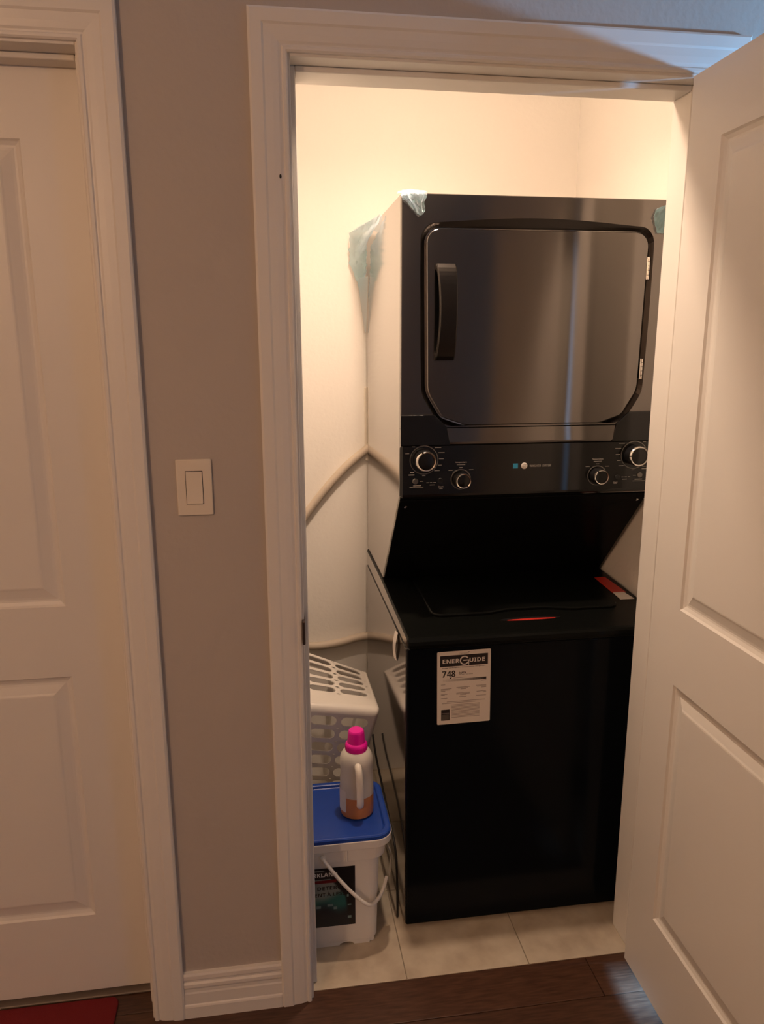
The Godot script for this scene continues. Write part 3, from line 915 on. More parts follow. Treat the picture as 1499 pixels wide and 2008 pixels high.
func energy_label(t: Node3D):
	# a sticker stuck to the washer front, a little askew
	var rot := 0.012
	var ex := Vector3(cos(rot), sin(rot), 0)
	var ey := Vector3(-sin(rot), cos(rot), 0)
	var o := Vector3(0.3435, 0.6000, ZW)
	var W := 0.139; var H := 0.1985
	var s := obj("energy_label", MB.new().prism(rounded([[0, 0, 0.003], [W, 0, 0.003], [W, H, 0.003], [0, H, 0.003]], 3), o, ex, ey, 0.0006), M.paper, t)
	s.set_meta("label", "white energy rating sticker with a black banner")
	var at := func(x: float, y: float, z := 0.0007) -> Vector3: return o + ex * x * W + ey * y * H + Vector3(0, 0, z)
	var bar := func(called: String, x0: float, y0: float, x1: float, y1: float, m: Material, z := 0.0008):
		var p: Vector3 = at.call(x0, y0, 0.0005)
		obj(called, MB.new().prism(PackedVector2Array([Vector2(0, 0), Vector2((x1 - x0) * W, 0), Vector2((x1 - x0) * W, (y1 - y0) * H), Vector2(0, (y1 - y0) * H)]), p, ex, ey, z - 0.0005), m, s)
	bar.call("banner", 0.055, 0.795, 0.945, 0.945, M.ink)
	letters("lettering", "ENER", 0.31 * W, 0.055 * H, at.call(0.255, 0.868, 0.00095), M.paper, s, ex, ey)
	letters("lettering", "UIDE", 0.29 * W, 0.055 * H, at.call(0.745, 0.868, 0.00095), M.paper, s, ex, ey)
	# the big G of the banner: a ring with an opening and a bar
	var g := MB.new()
	var gc: Vector3 = at.call(0.505, 0.868, 0.0008)
	for k in 26:
		var a0 := 0.55 + (TAU - 1.0) * k / 26.0; var a1 := 0.55 + (TAU - 1.0) * (k + 1) / 26.0
		var r0 := 0.0088; var r1 := 0.0122
		var q := []
		for ra in [[r0, a0], [r1, a0], [r1, a1], [r0, a1]]: q.append(gc + (ex * cos(ra[1]) + ey * sin(ra[1])) * ra[0] + Vector3(0, 0, 0.0002))
		g.quad(q[0], q[1], q[2], q[3])
	g.prism(PackedVector2Array([Vector2(-0.003, -0.0012), Vector2(0.0122, -0.0012), Vector2(0.0122, 0.0016), Vector2(-0.003, 0.0016)]), gc, ex, ey, 0.0002)
	g.prism(PackedVector2Array([Vector2(0.0095, -0.0125), Vector2(0.0122, -0.0125), Vector2(0.0122, -0.001), Vector2(0.0095, -0.001)]), gc, ex, ey, 0.0002)
	obj("big_initial", g, M.paper, s)
	letters("lettering", "Canada", 0.17 * W, 0.021 * H, at.call(0.50, 0.968), M.grey_ink, s, ex, ey, false, false, "Droid Serif")
	bar.call("flag_mark", 0.575, 0.975, 0.60, 0.985, M.grey_ink)
	letters("lettering", "Energy consumption / Consommation énergétique", 0.80 * W, 0.015 * H, at.call(0.50, 0.776), M.ink, s, ex, ey)
	letters("lettering", "748", 0.25 * W, 0.085 * H, at.call(0.215, 0.695), M.ink, s, ex, ey)
	letters("lettering", "kWh", 0.13 * W, 0.03 * H, at.call(0.47, 0.703), M.ink, s, ex, ey)
	letters("lettering", "per year / par année", 0.26 * W, 0.012 * H, at.call(0.535, 0.677), M.ink, s, ex, ey)
	var tri := PackedVector2Array([Vector2(0.225 * W, 0.645 * H), Vector2(0.25 * W, 0.625 * H), Vector2(0.275 * W, 0.645 * H)])
	obj("pointer", MB.new().prism(tri, o + Vector3(0, 0, 0.0005), ex, ey, 0.0003), M.ink, s)
	bar.call("fine_print", 0.30, 0.634, 0.55, 0.640, M.grey_ink)
	# scale fading from light to dark
	for k in 16:
		var v := float(k) / 15.0
		var m := mat(lerpf(0.72, 0.02, v), lerpf(0.66, 0.013, v), lerpf(0.60, 0.013, v), 0.6)
		bar.call("scale_step", lerpf(0.11, 0.92, k / 16.0), 0.590, lerpf(0.11, 0.92, (k + 1) / 16.0), 0.622, m)
	bar.call("fine_print", 0.82, 0.571, 0.92, 0.578, M.ink)
	for r in [[0.07, 0.548, 0.15], [0.07, 0.488, 0.27], [0.07, 0.474, 0.24], [0.07, 0.46, 0.15], [0.07, 0.415, 0.19], [0.07, 0.403, 0.14], [0.07, 0.360, 0.19],
			[0.36, 0.500, 0.62], [0.39, 0.487, 0.58], [0.44, 0.474, 0.54], [0.36, 0.420, 0.62], [0.36, 0.407, 0.61], [0.43, 0.394, 0.55], [0.41, 0.366, 0.55],
			[0.73, 0.506, 0.92], [0.75, 0.492, 0.92], [0.83, 0.478, 0.92], [0.74, 0.424, 0.92], [0.86, 0.411, 0.92], [0.73, 0.366, 0.92], [0.18, 0.307, 0.90], [0.09, 0.288, 0.72]]:
		bar.call("fine_print", r[0], r[1], r[2] if r[2] > r[0] else r[0] + 0.1, r[1] + 0.0075, M.grey_ink)
	for k in 11:
		bar.call("fine_print", 0.27, 0.085 + k * 0.0175, 0.80, 0.092 + k * 0.0175, M.grey_ink)
	bar.call("picture", 0.075, 0.055, 0.235, 0.205, M.ink)
	bar.call("picture_line", 0.085, 0.150, 0.225, 0.155, M.grey_ink, 0.001)
	bar.call("picture_field", 0.09, 0.065, 0.22, 0.135, mat(0.10, 0.085, 0.07, 0.6), 0.001)

# ---------------------------------------------------------------- protective film left on the cabinet
func sheet(us: Array, vs: Array, f: Callable) -> MB:
	var mb := MB.new()
	mb.grid(f, us, vs)
	return mb

func span(n: int) -> Array:
	var a := []
	for k in n + 1: a.append(float(k) / n)
	return a

func film():
	var nz := FastNoiseLite.new()
	nz.seed = 8
	nz.frequency = 1.0
	nz.fractal_octaves = 3
	# front left corner: a crumpled scrap from the top edge down the front, pointed below
	var a := thing("film_scrap", "crumpled clear blue film on the dryer's top left front corner", "film")
	var fa := func(u: float, v: float) -> Vector3:
		# v 0 on the top, 0.25 at the edge, 1 at the point; u from the left corner to the right
		var wr := nz.get_noise_2d(u * 5.0, v * 5.0) * 0.010
		var w := 0.060
		if v < 0.25:
			var k := 1.0 - v / 0.25
			return Vector3(XL - 0.004 + w * u, TOP + 0.003 + absf(wr) * 0.7, ZD + 0.002 - 0.03 * k)
		var d := (v - 0.25) / 0.75
		var bottom := 0.018 + 0.034 * smoothstep(0.0, 0.85, u) - 0.006 * smoothstep(0.9, 1.0, u)
		return Vector3(XL - 0.001 + (w - 0.006 * d) * u + 0.002 * sin(d * 9.0), TOP + 0.002 - bottom * d, ZD + 0.004 + absf(wr) * 1.1 + 0.004 * (1 - d))
	obj("sheet", sheet(span(16), span(20), fa), M.film_thin, a)
	for q in [[0.12, 0.32, 0.72, 0.98, 0.006], [0.1, 0.24, 0.95, 0.26, 0.004], [0.86, 0.3, 0.88, 0.9, 0.003]]:
		var pts := []
		for k in 9:
			var s := k / 8.0
			pts.append(fa.call(lerpf(q[0], q[2], s), lerpf(q[1], q[3], s)) + Vector3(0, 0.0006, 0.0018))
		obj("fold", MB.new().tube(pts, q[4] * 0.35, 6), M.film_pale, a)
	# rear left corner: a longer tail hanging down the side
	var b := thing("film_scrap", "torn pale blue film hanging from the dryer's rear left corner", "film")
	var fb := func(u: float, v: float) -> Vector3:
		# u along the cabinet from the rear (0) to the front (1), v downwards
		var wr := nz.get_noise_2d(u * 4.0 + 9.0, v * 6.0) * 0.012
		var z := lerpf(ZB - 0.012, ZB + lerpf(0.36, 0.05, smoothstep(0.0, 0.5, v)), u)
		var y := TOP + 0.004 - (0.008 + 0.22 * v * (1.0 - 0.55 * u))
		var out := 0.046 * (1.0 - u) * (1.0 - smoothstep(0.35, 1.0, v)) + 0.004
		return Vector3(XL - out - absf(wr), y, z)
	obj("sheet", sheet(span(16), span(22), fb), M.film, b)
	var ft := func(u: float, v: float) -> Vector3:
		return Vector3(lerpf(XL - 0.046 + 0.04 * v, XL + 0.03, u), TOP + 0.003 + absf(nz.get_noise_2d(u * 5.0, v * 5.0 + 3.0)) * 0.01 - 0.004 * (1 - u), lerpf(ZB - 0.01, ZB + 0.30, v))
	obj("top_flap", sheet(span(8), span(10), ft), M.film, b)
	var tail := func(u: float, v: float) -> Vector3:
		return Vector3(XL - 0.003 - lerpf(0.026, 0.003, v) * (1.0 - u), TOP - 0.14 - 0.17 * v, lerpf(ZB - 0.01, ZB + 0.06 * (1.0 - v), u))
	obj("tail", sheet(span(6), span(10), tail), M.film_pale, b)
	# right front corner
	var c := thing("film_scrap", "small greenish film scrap on the dryer's top right front corner", "film")
	var fc := func(u: float, v: float) -> Vector3:
		var wr := absf(nz.get_noise_2d(u * 6.0 + 20.0, v * 6.0)) * 0.012
		var x := XR + 0.001 - 0.058 * u * (1.0 - 0.35 * absf(v - 0.35))
		return Vector3(x, TOP - 0.004 - 0.075 * v - 0.018 * u * (1.0 - v), ZD + 0.003 + wr)
	obj("sheet", sheet(span(12), span(12), fc), M.film, c)

# ---------------------------------------------------------------- things in the closet
func curve_points(knots: Array, n := 60) -> Array:
	var c := Curve3D.new()
	for i in knots.size():
		var t: Vector3 = (knots[mini(i + 1, knots.size() - 1)] - knots[maxi(i - 1, 0)]) / 6.0
		c.add_point(knots[i], -t, t)
	var out := []
	var L := c.get_baked_length()
	for k in n + 1: out.append(c.sample_baked(L * k / n, true))
	return out

func closet_things():
	# white hose that loops out from behind the dryer and back again
	var hz := -0.9652
	var hose := obj("hose", MB.new().tube(curve_points([Vector3(0.36, 1.218, hz), Vector3(0.29, 1.213, hz), Vector3(0.268, 1.206, hz), Vector3(0.198, 1.150, hz), Vector3(0.13, 1.078, hz), Vector3(0.066, 0.998, hz), Vector3(0.0, 0.90, hz), Vector3(-0.06, 0.76, hz), Vector3(-0.065, 0.62, hz), Vector3(-0.01, 0.535, hz), Vector3(0.067, 0.512, hz), Vector3(0.155, 0.517, hz), Vector3(0.22, 0.532, hz), Vector3(0.262, 0.538, hz), Vector3(0.30, 0.532, hz), Vector3(0.36, 0.50, hz)], 90), 0.0140, 16), M.hose)
	tag(hose, "white hose looping against the closet wall from behind the dryer", "hose")
	var ob := thing("outlet_box", "slim white wall plate half hidden behind the dryer's rear edge", "wall plate")
	obj("plate", MB.new().box(Vector3(0.262, 1.165, -0.98), Vector3(0.42, 1.412, -0.969), 0.003), M.plate, ob)
	obj("opening", MB.new().box(Vector3(0.285, 1.19, -0.9695), Vector3(0.40, 1.39, -0.9685), 0.0), M.gap, ob)
	basket()
	pail()
	bottle()
	var cord := obj("cord", MB.new().tube(curve_points([Vector3(0.247, 0.30, -0.70), Vector3(0.246, 0.27, -0.62), Vector3(0.245, 0.255, -0.50), Vector3(0.246, 0.23, -0.36), Vector3(0.249, 0.19, -0.26), Vector3(0.250, 0.10, -0.235), Vector3(0.25, 0.0035, -0.23)], 40), 0.0032, 8), M.cord)
	tag(cord, "thin black cord between the laundry basket and the washer side", "cord")
	# red tag left lying along the right edge of the washer deck
	var wt := thing("warning_tag", "red card tag with a white end on the washer's right rear deck", "tag")
	var slope := func(x: float, z: float, h: float) -> Vector3: return Vector3(x, 0.8435 + (-0.178 - z) * 0.0419 + h, z)
	for k in 2:
		var z0 := -0.53 if k == 0 else -0.402
		var z1 := -0.402 if k == 0 else -0.350
		var mb := MB.new()
		var q := [slope.call(0.903, z1, 0.0), slope.call(0.944, z1, 0.0), slope.call(0.938, z0, 0.0), slope.call(0.905, z0, 0.0)]
		var up := Vector3(0, 0.0014, 0)
		mb.quad(q[0] + up, q[1] + up, q[2] + up, q[3] + up)
		mb.quad(q[3], q[2], q[1], q[0])
		for i in 4: mb.quad(q[i], q[(i + 1) % 4], q[(i + 1) % 4] + up, q[i] + up)
		obj("card" if k == 0 else "white_end", mb, M.red if k == 0 else M.paper, wt)
	# paper tag on a loop at the washer's upper left side
	var ht := thing("paper_tag", "curled white paper tag stuck to the washer's left side near the top", "tag")
	var f := func(u: float, v: float) -> Vector3:
		return Vector3(XL - 0.007 - 0.005 * sin(v * PI), lerpf(0.80, 0.712, v) + 0.01 * u, lerpf(-0.345, -0.300, u) - 0.02 * v)
	obj("strip", sheet(span(4), span(12), f), M.paper, ht)

func basket():
	var t := thing("laundry_basket", "white plastic laundry basket with rows of oblong slots beside the washer", "basket")
	# corners of the slotted top and front, taken at the right end and at a far left end
	var Rr := Vector3(0.226, 0.500, -0.75); var Fr := Vector3(0.222, 0.531, -0.425); var Br := Vector3(0.095, 0.0, -0.52)
	var Rl := Vector3(-0.16, 0.668, -0.75); var Fl := Vector3(-0.16, 0.585, -0.425); var Bl := Vector3(-0.07, 0.0, -0.52)
	var rad := 0.020
	# profile length: v 0..1 on the top, 1..2 round the bend, 2..3 down the front
	var P := func(u: float, v: float) -> Vector3:
		var R := Rl.lerp(Rr, u); var F := Fl.lerp(Fr, u); var B := Bl.lerp(Br, u)
		var a := (R - F).normalized(); var b := (B - F).normalized()
		var half := acos(a.dot(b)) / 2
		var tl := rad / tan(half)
		if v <= 1.0: return R.lerp(F + a * tl, v)
		if v >= 2.0: return (F + b * tl).lerp(B, v - 2.0)
		var c := F + (a + b).normalized() * rad / sin(half)
		var s := (F + a * tl - c); var e := (F + b * tl - c)
		return c + s.slerp(e, v - 1.0)
	var N := func(u: float, v: float) -> Vector3:
		var h := 0.004
		var du: Vector3 = P.call(u + h, v) - P.call(u - h, v)
		var dv: Vector3 = P.call(u, minf(v + h, 3.0)) - P.call(u, maxf(v - h, 0.0))
		return dv.cross(du).normalized()
	var th := 0.003
	var body := MB.new()
	var cell := func(u0: float, u1: float, v0: float, v1: float, hole: Array):
		# a patch from (u0, v0) to (u1, v1) with a rounded slot [u, u, v, v, skew] cut through it
		var n := 36
		var hc := Vector2((hole[0] + hole[1]) / 2, (hole[2] + hole[3]) / 2)
		var rim := []; var out := []
		# true size of the patch, to keep the slot ends round
		var su: float = (P.call(u1, hc.y) - P.call(u0, hc.y)).length() / (u1 - u0)
		var sv: float = (P.call(hc.x, v1) - P.call(hc.x, v0)).length() / (v1 - v0)
		var hw: float = (hole[1] - hole[0]) / 2 * su; var hh: float = (hole[3] - hole[2]) / 2 * sv
		for k in n:
			var a := TAU * k / n
			var d := Vector2(cos(a), sin(a))
			var ca := signf(d.x) * pow(absf(d.x), 0.999)
			var q := Vector2(ca * hh, d.y * hh)
			q.x += signf(d.x) * (hw - hh) if absf(d.x) > 1e-3 else 0.0
			rim.append(hc + Vector2(q.x / su, q.y / sv))
			# matching point on the border of the cell
			var w := Vector2(d.x * 1.0, d.y * 1.0)
			var m := maxf(absf(w.x), absf(w.y))
			w /= m
			out.append(Vector2(u0 + (u1 - u0) * (w.x + 1) / 2, v0 + (v1 - v0) * (w.y + 1) / 2))
		for k in n:
			var j := (k + 1) % n
			var a: Vector2 = out[k]; var b: Vector2 = out[j]; var c: Vector2 = rim[j]; var d: Vector2 = rim[k]
			var pa: Vector3 = P.call(a.x, a.y); var pb: Vector3 = P.call(b.x, b.y); var pc: Vector3 = P.call(c.x, c.y); var pd: Vector3 = P.call(d.x, d.y)
			var na: Vector3 = N.call(a.x, a.y); var nb: Vector3 = N.call(b.x, b.y); var nc: Vector3 = N.call(c.x, c.y); var nd: Vector3 = N.call(d.x, d.y)
			body.quad(pa, pb, pc, pd, na, nb, nc, nd)
			body.quad(pa - na * th, pd - nd * th, pc - nc * th, pb - nb * th, -na, -nd, -nc, -nb)
			body.quad(pd, pc, pc - nc * th, pd - nd * th)
	var plain := func(us: Array, vs: Array):
		body.grid(P, us, vs, true)
		body.grid(func(u: float, v: float) -> Vector3: return P.call(u, v) - N.call(u, v) * th, us, vs)
	# columns of slots
	var cols := [[0.0, 0.245, 0.03, 0.225], [0.245, 0.49, 0.265, 0.47], [0.49, 0.732, 0.510, 0.714], [0.732, 0.98, 0.750, 0.962]]
	var edge := 0.98
	var top_rows := 5
	var v_start := 0.02; var v_end := 0.80
	for r in top_rows:
		var v0 := lerpf(v_start, v_end, float(r) / top_rows); var v1 := lerpf(v_start, v_end, float(r + 1) / top_rows)
		var d := v1 - v0
		for c in cols: cell.call(c[0], c[1], v0, v1, [c[2], c[3], v0 + d * 0.18, v1 - d * 0.14])
	plain.call(span_of(0.0, edge, 12), [0.0, v_start])
	plain.call(span_of(0.0, edge, 12), span_of(v_end, 1.0, 3))
	plain.call(span_of(0.0, edge, 12), span_of(1.0, 2.0, 6))
	plain.call(span_of(edge, 1.0, 2), span_of(0.0, 1.0, 8) + span_of(1.0, 2.0, 6).slice(1) + span_of(2.0, 3.0, 10).slice(1))
	var f0 := 2.012; var f1 := 2.86
	plain.call(span_of(0.0, edge, 12), [2.0, f0])
	var rows := 10
	for r in rows:
		var v0 := lerpf(f0, f1, float(r) / rows); var v1 := lerpf(f0, f1, float(r + 1) / rows)
		var d := v1 - v0
		for c in cols: cell.call(c[0], c[1], v0, v1, [c[2], c[3], v0 + d * 0.08, v1 - d * 0.22])
	plain.call(span_of(0.0, edge, 12), span_of(f1, 3.0, 2))
	obj("body", body, M.basket, t)
	# rounded right edge and right wall
	var side := MB.new()
	var vs := span_of(0.0, 1.0, 8) + span_of(1.0, 2.0, 6).slice(1) + span_of(2.0, 3.0, 10).slice(1)
	var turn := func(a: float, v: float) -> Vector3:
		return P.call(1.0, v) + Vector3(0.012 * sin(a), 0, 0) - N.call(1.0, v) * 0.012 * (1.0 - cos(a))
	side.grid(turn, span_of(0.0, PI / 2, 5), vs, true)
	var hub := Vector3(0.205, 0.30, -0.62)
	for i in vs.size() - 1:
		side.tri(turn.call(PI / 2, vs[i]), turn.call(PI / 2, vs[i + 1]), hub)
	var foot := Vector3(0.107, 0.0, -0.68)
	side.tri(turn.call(PI / 2, 3.0), foot, hub)
	side.tri(foot, turn.call(PI / 2, 0.0), hub)
	obj("side_wall", side, M.basket, t)
	var rest := MB.new()
	rest.quad(Rr, Rl, Vector3(-0.07, 0.0, -0.68), Vector3(0.095, 0.0, -0.68))
	rest.quad(Rl, Fl, Bl, Vector3(-0.07, 0.0, -0.68))
	rest.box(Vector3(-0.07, 0.0, -0.68), Vector3(0.095, 0.004, -0.52))
	obj("back_wall", rest, M.basket, t)

func span_of(a: float, b: float, n: int) -> Array:
	var o := []
	for k in n + 1: o.append(lerpf(a, b, float(k) / n))
	return o

func rrect(x0: float, z0: float, x1: float, z1: float, r: float, n := 8) -> PackedVector2Array:
	return rounded([[x0, z0, r], [x1, z0, r], [x1, z1, r], [x0, z1, r]], n)

# stack of rounded rectangles, lofted: [y, x0, x1, z0, z1, r]
func loft(levels: Array, cap_top := true, cap_bottom := true) -> MB:
	var mb := MB.new()
	var rings := []
	for l in levels:
		var p := rrect(l[1], -l[4], l[2], -l[3], l[5])
		var ring := []
		for q in p: ring.append(Vector3(q.x, l[0], -q.y))
		rings.append(ring)
	var n: int = rings[0].size()
	for k in rings.size() - 1:
		for i in n:
			var j := (i + 1) % n
			mb.quad(rings[k][i], rings[k][j], rings[k + 1][j], rings[k + 1][i])
	for e in [0, rings.size() - 1]:
		if (e == 0 and not cap_bottom) or (e > 0 and not cap_top): continue
		var c := Vector3.ZERO
		for p in rings[e]: c += p / n
		for i in n:
			if e: mb.tri(rings[e][i], rings[e][(i + 1) % n], c)
			else: mb.tri(rings[e][(i + 1) % n], rings[e][i], c)
	return mb

const PX0 := -0.105
const PX1 := 0.185
const PZ0 := -0.375
const PZ1 := -0.152
func pail():
	var t := thing("detergent_pail", "rectangular white detergent pail with a flat blue lid", "pail")
	# body with small arched cut-outs along the foot of its front
	var body := loft([[0.012, PX0 + 0.004, PX1 - 0.006, PZ0, PZ1 - 0.004, 0.022], [0.016, PX0, PX1 - 0.002, PZ0, PZ1, 0.024], [0.262, PX0 - 0.008, PX1 + 0.006, PZ0 - 0.006, PZ1 + 0.004, 0.030]], true, true)
	obj("body", body, M.pail, t)
	# foot skirt: the front is cut by low arches
	var foot := MB.new()
	var arch := PackedVector2Array([Vector2(PX0 + 0.02, 0.0)])
	for c in [-0.03, 0.1015]:
		for k in 11:
			var a := PI - PI * k / 10.0
			arch.append(Vector2(c + 0.019 * cos(a), 0.009 * sin(a)))
	arch.append(Vector2(PX1 - 0.022, 0.0)); arch.append(Vector2(PX1 - 0.022, 0.014)); arch.append(Vector2(PX0 + 0.02, 0.014))
	foot.prism(arch, Vector3(0, 0, PZ1 - 0.012), Vector3.RIGHT, Vector3.UP, 0.010, 0.001)
	foot.box(Vector3(PX0 + 0.01, 0, PZ0 + 0.02), Vector3(PX0 + 0.03, 0.014, PZ1 - 0.01), 0.004)
	foot.box(Vector3(PX1 - 0.030, 0, PZ0 + 0.02), Vector3(PX1 - 0.010, 0.014, PZ1 - 0.006), 0.004)
	foot.box(Vector3(PX0 + 0.02, 0, PZ0 + 0.01), Vector3(PX1 - 0.02, 0.014, PZ0 + 0.03), 0.004)
	obj("foot_skirt", foot, M.pail, t)
	# two steps of rim under the lid
	obj("rim", loft([[0.262, PX0 - 0.012, PX1 + 0.016, PZ0 - 0.008, PZ1 + 0.010, 0.032], [0.264, PX0 - 0.016, PX1 + 0.020, PZ0 - 0.010, PZ1 + 0.013, 0.036], [0.298, PX0 - 0.020, PX1 + 0.026, PZ0 - 0.012, PZ1 + 0.016, 0.040], [0.300, PX0 - 0.020, PX1 + 0.027, PZ0 - 0.012, PZ1 + 0.016, 0.040]]), M.pail, t)
	obj("collar", loft([[0.300, PX0 - 0.025, PX1 + 0.034, PZ0 - 0.014, PZ1 + 0.021, 0.046], [0.303, PX0 - 0.028, PX1 + 0.038, PZ0 - 0.014, PZ1 + 0.024, 0.048], [0.323, PX0 - 0.028, PX1 + 0.039, PZ0 - 0.014, PZ1 + 0.025, 0.048], [0.325, PX0 - 0.026, PX1 + 0.037, PZ0 - 0.014, PZ1 + 0.023, 0.047]]), M.pail, t)
	obj("latch", MB.new().box(Vector3(0.098, 0.2645, PZ1 + 0.008), Vector3(0.105, 0.299, PZ1 + 0.0175), 0.002, 1), M.pail, t)
	# lid with a raised border and a sunk field
	var L := [PX0 - 0.027, PX1 + 0.037, PZ0 - 0.014, PZ1 + 0.024]
	var lv := [[0.325, 0.0, 0.046], [0.333, 0.0005, 0.046], [0.3358, 0.003, 0.044], [0.3365, 0.006, 0.042], [0.3362, 0.014, 0.036], [0.3345, 0.0165, 0.034], [0.3285, 0.0185, 0.032], [0.3272, 0.021, 0.030]]
	var levels := []
	for l in lv: levels.append([l[0], L[0] + l[1], L[1] - l[1], L[2] + l[1], L[3] - l[1], l[2]])
	obj("lid", loft(levels), M.lid, t).set_meta("label", "bright blue lid with a sunk field")
	# wire bail with its plastic strap, hanging down
	var hd := obj("handle", MB.new().tube(curve_points([Vector3(0.042, 0.283, PZ1 + 0.020), Vector3(0.046, 0.277, PZ1 + 0.024), Vector3(0.080, 0.228, PZ1 + 0.030), Vector3(0.115, 0.185, PZ1 + 0.034), Vector3(0.150, 0.150, PZ1 + 0.036), Vector3(0.172, 0.137, PZ1 + 0.020), Vector3(0.196, 0.142, PZ1 - 0.01), Vector3(0.214, 0.165, PZ1 - 0.04)], 40), 0.0048, 10, 1.0), M.pail, t)
	hd.set_meta("label", "white carrying handle hanging down")
	obj("pivot", MB.new().lathe([Vector2(0, 0.0), Vector2(0.0075, 0.0), Vector2(0.0075, 0.006), Vector2(0.005, 0.008), Vector2(0, 0.008)], Vector3(0.042, 0.284, PZ1 + 0.014), 18, Vector3.BACK), M.pail, hd)
	var strap := MB.new()
	var sp := curve_points([Vector3(0.214, 0.262, PZ1 - 0.035), Vector3(0.224, 0.235, PZ1 - 0.045), Vector3(0.226, 0.20, PZ1 - 0.05), Vector3(0.220, 0.168, PZ1 - 0.045)], 14)
	for k in 14: strap.quad(sp[k] + Vector3(0, 0, -0.009), sp[k] + Vector3(0, 0, 0.009), sp[k + 1] + Vector3(0, 0, 0.009), sp[k + 1] + Vector3(0, 0, -0.009))
	for k in 14: strap.quad(sp[k] + Vector3(0.002, 0, 0.009), sp[k] + Vector3(0.002, 0, -0.009), sp[k + 1] + Vector3(0.002, 0, -0.009), sp[k + 1] + Vector3(0.002, 0, 0.009))
	obj("strap", strap, M.pail, t)
	# printed label on the front
	var im := Image.create(180, 176, false, Image.FORMAT_RGB8)
	var rng := RandomNumberGenerator.new()
	rng.seed = 4
	for y in 176:
		for x in 180:
			var u := x / 180.0; var v := y / 176.0
			var c := Color(0.55, 0.58, 0.55)
			if v > 0.40:
				c = Color(0.55, 0.58, 0.55).lerp(Color(0.16, 0.42, 0.40), smoothstep(0.40, 0.56, v + 0.06 * sin(u * 9.0)))
				c = c.lerp(Color(0.03, 0.08, 0.14), smoothstep(0.56, 0.80, v + 0.05 * sin(u * 14.0)))
			if u > 0.78 - 0.25 * maxf(0.0, 0.5 - v) * 2.0 + 0.12 * v:
				c = c.lerp(Color(0.03, 0.035, 0.06), smoothstep(0.0, 0.05, u - (0.78 - 0.25 * maxf(0.0, 0.5 - v) * 2.0 + 0.12 * v)))
			if v < 0.03: c = Color(0.06, 0.07, 0.08)
			im.set_pixel(x, y, c)
	# pale splashes printed over the dark foot of the label
	for q in [[0.50, 0.66, 0.07, 0.05], [0.66, 0.64, 0.08, 0.045], [0.73, 0.69, 0.05, 0.05], [0.92, 0.66, 0.05, 0.025], [0.60, 0.47, 0.16, 0.02], [0.9, 0.50, 0.03, 0.05], [0.92, 0.87, 0.05, 0.05]]:
		im.fill_rect(Rect2i(int((q[0] - q[2] / 2) * 180), int((q[1] - q[3] / 2) * 176), maxi(2, int(q[2] * 180)), maxi(2, int(q[3] * 176))), Color(0.45, 0.55, 0.55))
	var lm := mat(1, 1, 1, 0.35)
	lm.albedo_texture = ImageTexture.create_from_image(im)
	var lx0 := -0.065; var lx1 := 0.1245; var ly0 := 0.066; var ly1 := 0.243
	var tilt := func(y: float) -> float: return PZ1 + 0.0012 + 0.004 * (y - 0.016) / 0.246
	var q := SurfaceTool.new()
	q.begin(Mesh.PRIMITIVE_TRIANGLES)
	var cs := [[lx0, ly0, 0, 1], [lx1, ly0, 1, 1], [lx1, ly1, 1, 0], [lx0, ly1, 0, 0]]
	for i in [0, 2, 1, 0, 3, 2]:
		q.set_normal(Vector3.BACK); q.set_uv(Vector2(cs[i][2], cs[i][3])); q.add_vertex(Vector3(cs[i][0], cs[i][1], tilt.call(cs[i][1])))
	var lb := obj("label", q.commit(), lm, t)
	lb.set_meta("label", "printed label fading from grey through teal to dark blue")
	var on := func(called: String, x0: float, x1: float, y0: float, y1: float, m: Material):
		obj(called, MB.new().box(Vector3(x0, y0, tilt.call(y0)), Vector3(x1, y1, tilt.call(y1) + 0.0006)), m, lb)
	on.call("name_bar", lx0, 0.082, 0.211, 0.2335, M.ink)
	on.call("red_bar", -0.05, 0.076, 0.199, 0.2075, M.mat_red)
	letters("lettering", "KIRKLAND", 0.080, 0.011, Vector3(0.039, 0.224, tilt.call(0.224) + 0.001), M.white_print, lb)
	letters("lettering", "LAUNDRY DETERGENT", 0.182, 0.0105, Vector3(0.0325, 0.1835, tilt.call(0.183) + 0.0004), M.ink, lb)
	letters("lettering", "DÉTERGENT À LESSIVE", 0.160, 0.0125, Vector3(0.042, 0.1655, tilt.call(0.165) + 0.0004), M.ink, lb)

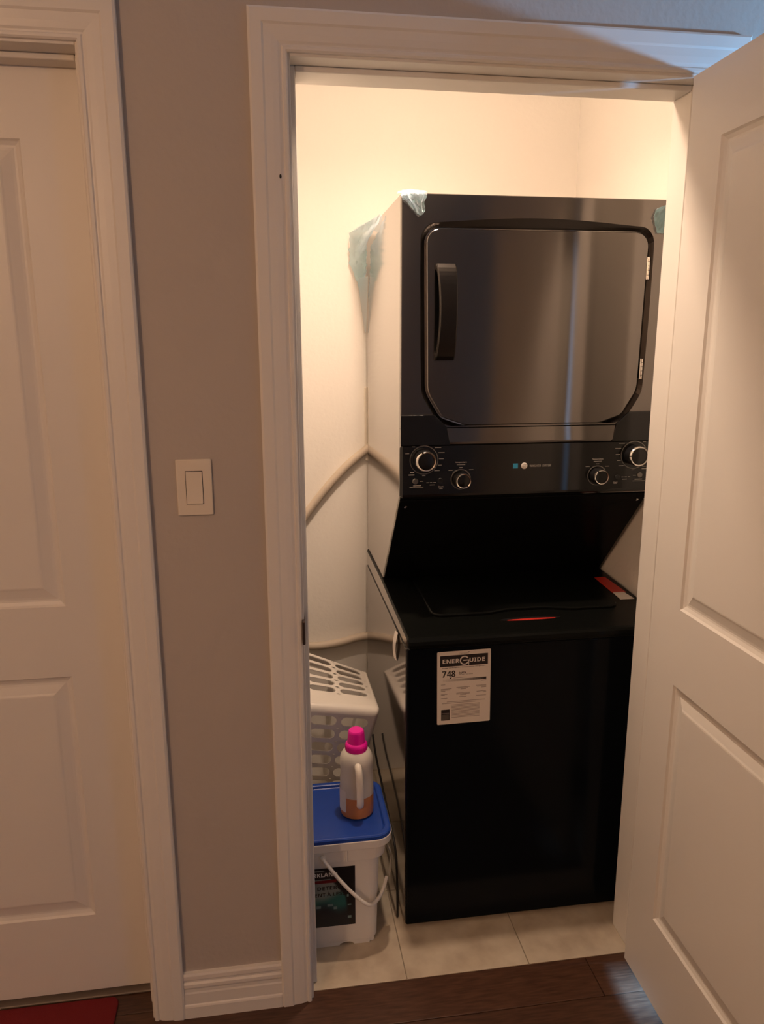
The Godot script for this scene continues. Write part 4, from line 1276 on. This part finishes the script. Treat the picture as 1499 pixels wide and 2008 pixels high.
func bottle():
	var t := thing("detergent_bottle", "white plastic bottle with a hot pink cap and amber liquid on the blue lid", "bottle", Vector3(0.1425, 0.3272, -0.25))
	var prof := [Vector2(0, 0.001), Vector2(0.036, 0.0), Vector2(0.0425, 0.004), Vector2(0.0445, 0.012), Vector2(0.0448, 0.06), Vector2(0.0440, 0.098), Vector2(0.0430, 0.120), Vector2(0.0425, 0.132), Vector2(0.0442, 0.150), Vector2(0.0440, 0.160), Vector2(0.0415, 0.171), Vector2(0.036, 0.181), Vector2(0.029, 0.187), Vector2(0.024, 0.189), Vector2(0.0235, 0.195)]
	var low := [prof[0], prof[1], prof[2], prof[3], Vector2(0.0448, 0.062)]
	var high := [Vector2(0.0448, 0.062)]
	high.append_array(prof.slice(5))
	obj("body", MB.new().lathe(high, Vector3.ZERO, 40, Vector3.UP, 1.0, 0.92), M.bottle, t).set_meta("label", "milky white upper body")
	obj("filled_body", MB.new().lathe(low, Vector3.ZERO, 40, Vector3.UP, 1.0, 0.92), M.soap, t).set_meta("label", "lower body filled with amber liquid")
	# grip bulging from the front
	obj("grip", MB.new().tube(curve_points([Vector3(-0.001, 0.158, 0.034), Vector3(0.0, 0.152, 0.046), Vector3(0.0015, 0.135, 0.052), Vector3(0.003, 0.10, 0.053), Vector3(0.0035, 0.07, 0.050), Vector3(0.004, 0.052, 0.045), Vector3(0.004, 0.042, 0.036)], 30), 0.0095, 14), M.handle, t)
	var cap := [Vector2(0.0275, 0.184), Vector2(0.0288, 0.186), Vector2(0.0290, 0.196), Vector2(0.0284, 0.203), Vector2(0.0262, 0.2055), Vector2(0.0235, 0.2075), Vector2(0.0212, 0.234), Vector2(0.0202, 0.2385), Vector2(0.0178, 0.2410), Vector2(0, 0.2416)]
	var c := MB.new().lathe(cap, Vector3.ZERO, 40)
	for k in 30:
		var a := TAU * k / 30
		c.box(Vector3(0.0288 * cos(a), 0.194, 0.0288 * sin(a)) - Vector3(0.0007, 0.006, 0.0007), Vector3(0.0288 * cos(a), 0.194, 0.0288 * sin(a)) + Vector3(0.0007, 0.006, 0.0007))
	obj("cap", c, M.pink, t).set_meta("label", "hot pink screw cap")
	var st := MB.new()
	var f := func(u: float, v: float) -> Vector3:
		var a := lerpf(2.35, 3.6, u)
		return Vector3(cos(a) * 0.0455, lerpf(0.020, 0.082, v), sin(a) * 0.0455 * 0.92)
	st.grid(f, span(10), span(3))
	obj("sticker", st, M.paper, t).set_meta("label", "white sticker round the left side")

# ---------------------------------------------------------------- hallway odds and ends
func small_things():
	var s := thing("light_switch", "cream rocker light switch on the greige wall between the doors", "light switch", Vector3(-0.2088, 1.2695, 0))
	var w := 0.0352; var h := 0.0575
	obj("plate", MB.new().box(Vector3(-w, -h, 0), Vector3(w, h, 0.0062), 0.0025), M.plate, s)
	obj("frame", MB.new().box(Vector3(-0.0172, -0.0340, 0.0058), Vector3(0.0172, 0.0340, 0.0066), 0.0004, 1), M.gap, s).set_meta("label", "thin dark gap round the rocker")
	var rk := PackedVector2Array([Vector2(0.004, -0.0325), Vector2(0.0105, -0.0325), Vector2(0.0075, 0.0), Vector2(0.0078, 0.0325), Vector2(0.004, 0.0325)])
	obj("rocker", MB.new().prism(rk, Vector3(0.0160, 0, 0), Vector3.BACK, Vector3.UP, 0.0320, 0.0006, 0.0006), M.plate, s)
	var rug := thing("door_mat", "dark red mat on the floor below the closed door", "mat")
	var p := rrect(-1.15, -0.36, -0.462, 0.072, 0.02, 5)
	var q := PackedVector2Array()
	for v in p: q.append(v)
	M.mat_red.normal_enabled = true
	M.mat_red.normal_texture = noise_tex(0.2, [], 31, 256, true)
	M.mat_red.uv1_triplanar = true
	M.mat_red.uv1_scale = Vector3.ONE * 12.0
	obj("pile", MB.new().prism(q, Vector3(0, 0.001, 0), Vector3.RIGHT, Vector3.FORWARD, 0.006, 0.002), M.mat_red, rug)
